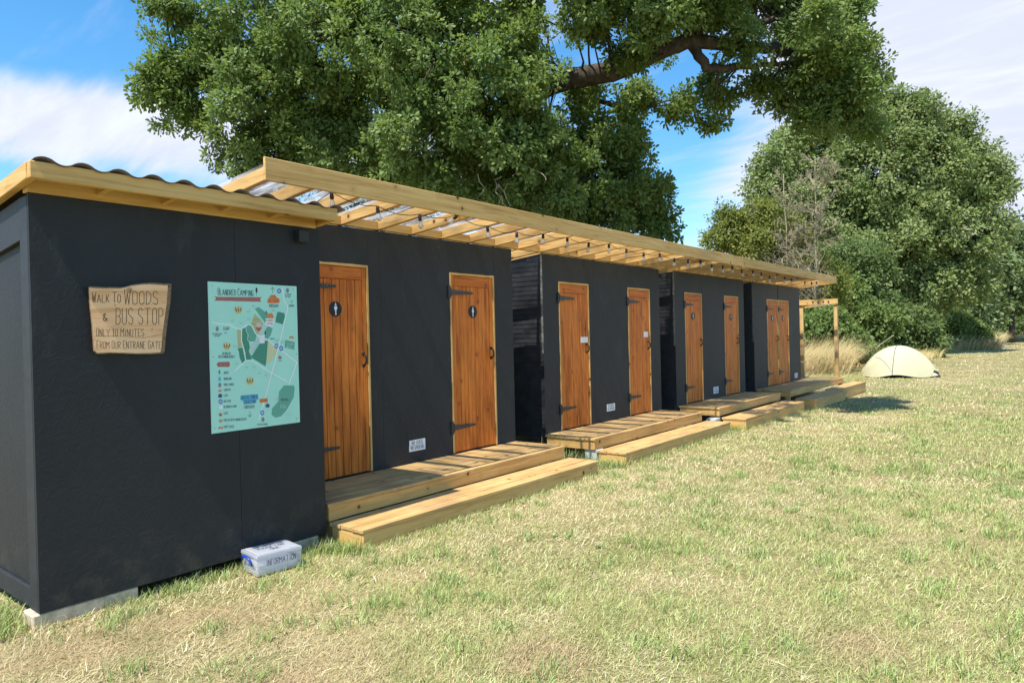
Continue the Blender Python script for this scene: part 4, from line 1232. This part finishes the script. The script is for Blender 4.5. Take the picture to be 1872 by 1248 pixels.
# dead bare tree
g = at(1478, 600, dist=31.5); g[2] = float(ground_z(g[0], g[1]))
dt = thing('dead_tree', g.tolist(), 'leafless grey dead tree standing among green ones behind the canopy end', 'tree')
rng = np.random.default_rng(77)
dm, dtw = MB(), MB()
def grow(p, d, L, r, lev):
    pts = [p]
    n = 4
    for i in range(n):
        d = unit(d + rng.normal(size=3) * .16 + np.array([0, 0, (.06, .0, -.05)[min(lev, 2)]]))
        pts.append(pts[-1] + d * L / n)
    dtw.tube(pts, np.linspace(r, r * .5, n + 1), 4 if lev < 1 else 3, cap=False)
    if lev >= 2: return
    for i in range((10, 6)[lev]):
        t = rng.uniform(.15, 1.0)
        k_ = min(n - 1, int(t * n))
        q_ = pts[k_] + (pts[k_ + 1] - pts[k_]) * (t * n - k_)
        grow(q_, unit(d * .9 + rng.normal(size=3) * .55), L * .48 * rng.uniform(.6, 1.2), r * .62, lev + 1)
for px, py, lo_, hi_, n_, wid_ in ((1492, 285, .30, .98, 46, 1.9), (1436, 320, .42, .97, 26, 1.35)):
    tip = at(px, py, dist=31.2)
    b0 = np.array(g) + [(px - 1478) / 50.0, 0, 0]
    st = [b0 * (1 - t) + tip * t + rng.normal(size=3) * .05 for t in np.linspace(0, 1, 9)]
    dm.tube(st, np.linspace(.085, .012, 9), 6)
    for i in range(n_):
        t = rng.uniform(lo_, hi_)
        q_ = b0 * (1 - t) + tip * t
        a_ = rng.uniform(0, 6.28)
        grow(q_, unit(np.array([math.cos(a_), math.sin(a_), rng.uniform(.1, .9)])), wid_ * (1.25 - .85 * t) * rng.uniform(.7, 1.2), .020, 0)
dm.build('trunk', 'dead_bark', dt, smooth=True)
dtw.build('bare_twigs', 'dead_bark', dt)

# ------------------------------------------------------------------ grass
def vnoise(x, y, s, seed):
    rng = np.random.default_rng(seed)
    G = rng.uniform(0, 1, (64, 64))
    u, v = x * s + 31.7, y * s + 17.3
    i, j = np.floor(u).astype(int), np.floor(v).astype(int)
    fu, fv = u - i, v - j
    fu, fv = fu * fu * (3 - 2 * fu), fv * fv * (3 - 2 * fv)
    g = lambda a, c: G[a % 64, c % 64]
    return (g(i, j) * (1 - fu) + g(i + 1, j) * fu) * (1 - fv) + (g(i, j + 1) * (1 - fu) + g(i + 1, j + 1) * fu) * fv

def blades(P, L, Wd, lean, az, col, rng, curl=.5):
    """two-segment blades: returns verts, quads, tris, colours"""
    n = len(P)
    h = np.stack([np.cos(az), np.sin(az), np.zeros(n)], 1)
    up_ = np.array([0, 0, 1.0])
    l2 = np.minimum(lean + curl * rng.uniform(.2, 1.2, n), 1.75)
    d1 = h * np.sin(lean)[:, None] + up_ * np.cos(lean)[:, None]
    d2 = h * np.sin(l2)[:, None] + up_ * np.cos(l2)[:, None]
    tw = rng.uniform(0, math.pi, n)
    s = np.stack([np.cos(az + 1.57 + .7 * np.sin(tw)), np.sin(az + 1.57 + .7 * np.sin(tw)), np.zeros(n)], 1)
    Wv = s * Wd[:, None] / 2
    mid = P + d1 * (L * .5)[:, None]
    tip = mid + d2 * (L * .5)[:, None]
    tip[:, 2] = np.maximum(tip[:, 2], P[:, 2] + .004)
    V = np.stack([P - Wv, P + Wv, mid + Wv * .8, mid - Wv * .8, tip], 1).reshape(-1, 3)
    b = np.arange(n) * 5
    return V, np.stack([b, b + 1, b + 2, b + 3], 1), np.stack([b + 3, b + 2, b + 4], 1), np.repeat(col, 5, 0)

STRAW = np.array([[.74, .66, .375], [.63, .55, .285], [.82, .75, .48], [.49, .395, .20]])
GREEN = np.array([[.385, .43, .135], [.50, .53, .205], [.25, .305, .085], [.59, .60, .285]])

def wedge(n, r0, r1, rng, margin=.10):
    a0, a1 = -.66 - margin, .66 + margin
    r = np.sqrt(rng.uniform(r0 * r0, r1 * r1, n))
    a = rng.uniform(a0, a1, n)
    hd = YAW - a
    return CAM[0] - r * np.sin(hd), CAM[1] + r * np.cos(hd)

def green_amount(x, y):
    g = .03 + .42 * vnoise(x, y, .55, 1) + .40 * vnoise(x, y, 1.9, 2) + .30 * vnoise(x, y, 5.5, 3) - .09 + .34 * (vnoise(x, y, .9, 21) - .5) + .22 * (vnoise(x, y, 2.7, 22) - .5)
    g = g + .10 * np.clip((x - 2.2) / 2.5, -.6, 1) * np.clip(y / 4, 0, 1)       # greener out on the field
    g = g + .09 * np.clip((y - 7) / 14, 0, 1)
    g = g - .16 * np.exp(-((x - 1.9) / .6) ** 2) * (y > 3)                        # trodden path by the steps
    g = g - .10 * np.exp(-((y - 1.2) / 1.0) ** 2) * (x < 3.0)
    return g

def allowed(x, y):
    inside = (x < .70) & (y > 1.40) & (y < 18.5)
    decks = (x < 1.12) & (y > 3.32) & (y < 20.6)
    gap = (x < 1.12) & (y > 6.68) & (y < 7.2)
    return (~inside & ~decks) | (gap & (x > -.5))

WORN = [(at(220, 1190, Z=0), .42), (at(420, 1130, Z=0), .30), (at(560, 1245, Z=0), .40), (at(60, 1180, Z=0), .3), (at(1000, 1210, Z=0), .25), (at(1560, 1180, Z=0), .22)]
VV, QQ, TT, CC = [], [], [], []
rng = np.random.default_rng(5)
def add(V, Q, T, Cc):
    off = sum(len(v) for v in VV)
    VV.append(V); QQ.append(Q + off); TT.append(T + off); CC.append(Cc)
for (r0, r1, n, l0, l1, w0) in ((1.6, 4.5, 130000, .025, .065, .0030), (4.5, 8, 190000, .03, .065, .0040), (8, 15, 200000, .035, .07, .0070), (15, 30, 120000, .04, .08, .015), (30, 62, 70000, .045, .09, .034), (62, 110, 40000, .06, .12, .07)):
    x, y = wedge(n, r0, r1, rng)
    ok = allowed(x, y)
    bare = vnoise(x, y, 1.1, 9) * .6 + vnoise(x, y, 3.0, 8) * .4
    ok &= rng.uniform(0, 1, n) < np.clip(1.35 - 1.2 * np.clip(bare - .45, 0, 1) * 2, .35, 1)
    x, y = x[ok], y[ok]
    n = len(x)
    gr = green_amount(x, y) + rng.normal(0, .17, n)
    isg = gr > .505
    c = np.where(isg[:, None], GREEN[rng.integers(0, 4, n)], STRAW[rng.integers(0, 4, n)]) * rng.uniform(.78, 1.22, (n, 1))
    worn = sum(np.exp(-((x - q_[0]) ** 2 + (y - q_[1]) ** 2) / r_ ** 2) for q_, r_ in WORN)
    worn = np.clip(worn * (.5 + vnoise(x, y, 3.3, 31)), 0, 1)[:, None]
    c = c * (1 - worn) + worn * (np.array([.54, .405, .235]) * rng.uniform(.7, 1.35, (n, 1)))
    P = np.stack([x, y, ground_z(x, y) + .012 * np.sin(x * 2.1 + y * .7) * np.sin(y * 1.3 - x * .4) - .004], 1)
    L = rng.uniform(l0, l1, n) * np.where(isg, .95, 1.05)
    lean = np.where(isg, rng.uniform(.35, 1.35, n), rng.uniform(.75, 1.55, n))
    add(*blades(P, L, w0 * rng.uniform(.6, 1.4, n), lean, rng.uniform(0, 6.28, n), c, rng))
def spots(n, r0, r1, per, l0, l1, wd, colr, spread, lean0, lean1, seed):
    rg = np.random.default_rng(seed)
    x, y = wedge(n, r0, r1, rg)
    ok = allowed(x, y); x, y = x[ok], y[ok]
    x = np.repeat(x, per) + rg.normal(0, spread, len(x) * per)
    y = np.repeat(y, per) + rg.normal(0, spread, len(y) * per)
    n = len(x)
    c = colr[rg.integers(0, len(colr), n)] * rg.uniform(.75, 1.2, (n, 1))
    P = np.stack([x, y, ground_z(x, y)], 1)
    add(*blades(P, rg.uniform(l0, l1, n), wd * rg.uniform(.7, 1.4, n), rg.uniform(lean0, lean1, n), rg.uniform(0, 6.28, n), c, rg, .6))
spots(420, 1.8, 9, 60, .05, .11, .0042, GREEN * [.72, .86, .75], .055, .1, 1.0, 61)
spots(500, 7, 22, 60, .05, .10, .0075, GREEN * [.78, .90, .80], .10, .1, 1.0, 62)
spots(260, 1.8, 8, 26, .05, .12, .0036, STRAW * 1.08, .07, 1.2, 1.56, 63)
spots(34, 1.8, 7, 9, .025, .05, .018, np.array([[.20, .28, .09], [.24, .32, .11], [.28, .34, .14]]), .012, .9, 1.4, 64)
spots(900, 1.8, 9, 1, .12, .26, .0028, STRAW * 1.1, .0, 1.45, 1.57, 65)
# longer green tufts along the shed, the steps and round the blocks
def fringe(x0, y0, x1, y1, n, l0, l1, spread, seed, green=.85):
    rg = np.random.default_rng(seed)
    t = rg.uniform(0, 1, n)
    clump = .5 + .5 * np.sin(t * 37 + seed) * np.sin(t * 91)
    x = x0 + (x1 - x0) * t + rg.normal(0, spread, n)
    y = y0 + (y1 - y0) * t + rg.normal(0, spread, n)
    ok = (rg.uniform(0, 1, n) < .25 + .75 * clump)
    x, y = x[ok], y[ok]; n = len(x)
    isg = rg.uniform(0, 1, n) < green
    c = np.where(isg[:, None], GREEN[rg.integers(0, 4, n)] * [.72, .86, .66], STRAW[rg.integers(0, 4, n)]) * rg.uniform(.75, 1.2, (n, 1))
    P = np.stack([x, y, ground_z(x, y) - .003], 1)
    add(*blades(P, rg.uniform(l0, l1, n), .0045 * rg.uniform(.7, 1.4, n), rg.uniform(.05, .7, n), rg.uniform(0, 6.28, n), c, rg, .7))
fringe(.80, 1.9, .80, 3.25, 1500, .04, .11, .05, 1, .75)
fringe(.95, 1.3, .90, 2.6, 600, .04, .09, .10, 2, .45)
fringe(.85, 3.1, 1.18, 3.26, 900, .05, .14, .05, 3)
fringe(1.19, 3.3, 1.19, 6.7, 2600, .03, .085, .03, 4, .6)
fringe(.80, 6.8, 1.12, 7.15, 1500, .06, .18, .08, 5)
fringe(.10, 6.7, .7, 7.18, 900, .08, .26, .08, 6)
fringe(1.20, 7.2, 1.20, 10.6, 1800, .03, .10, .035, 7, .6)
fringe(.9, 10.7, 1.2, 11.05, 500, .06, .16, .06, 8)
fringe(.05, 7.10, .35, 7.19, 60, .3, .55, .03, 12, .5)
fringe(1.25, 11.1, 1.25, 17.5, 1500, .04, .10, .04, 9, .6)
fringe(.2, 1.22, .75, 1.22, 1100, .06, .16, .07, 10, .8)
fringe(-.6, 1.2, .3, 1.0, 1300, .08, .18, .12, 11, .8)
V, Q, T, Cc = (np.concatenate(a) for a in (VV, QQ, TT, CC))
go = np_mesh('grass', V, Q, T, 'blade', None, col=Cc)
tag(go, 'short sun-dried lawn grass, straw mixed with green blades', 'grass', kind='stuff')

# tall dry grass before the hedge
VV, QQ, TT, CC = [], [], [], []
rng = np.random.default_rng(8)
def tall(px0, px1, dep0, dep1, n, l0, l1, dens_green, wd=.012):
    px = rng.uniform(px0, px1, n); dp = rng.uniform(dep0, dep1, n)
    d = _F[None] * F_PX + cr[None] * (px - 936)[:, None]
    P = CAM + d * (dp / F_PX)[:, None]
    P[:, 2] = ground_z(P[:, 0], P[:, 1])
    ok = ~((P[:, 1] < 21) & (P[:, 0] > -3))
    P = P[ok]; n = len(P)
    isg = rng.uniform(0, 1, n) < dens_green
    c = np.where(isg[:, None], np.array([.26, .30, .09]), np.array([[.60, .46, .22], [.68, .55, .30], [.52, .37, .16]])[rng.integers(0, 3, n)]) * rng.uniform(.75, 1.2, (n, 1))
    add(*blades(P, rng.uniform(l0, l1, n), wd * rng.uniform(.6, 1.4, n), rng.uniform(.15, .6, n), rng.normal(.45, .45, n), c, rng, .9))
tall(1440, 1545, 23.5, 31, 5600, .9, 1.9, .12)
tall(1440, 1575, 21.5, 25, 2600, .2, .45, .6)
tall(1530, 1640, 30, 36, 3600, .5, 1.1, .25)
tall(1555, 1700, 33, 38, 3500, .3, .8, .3, .016)
tall(1640, 1720, 38, 46, 2500, .4, .9, .4, .02)
tall(1715, 1830, 50, 66, 5000, .8, 1.7, .12, .03)
tall(1810, 1960, 72, 84, 4000, .5, 1.2, .2, .045)
V, Q, T, Cc = (np.concatenate(a) for a in (VV, QQ, TT, CC))
to = np_mesh('tall_grass', V, Q, T, 'blade', None, col=Cc)
tag(to, 'tall straw-coloured dry grass along the foot of the hedge', 'grass', kind='stuff')
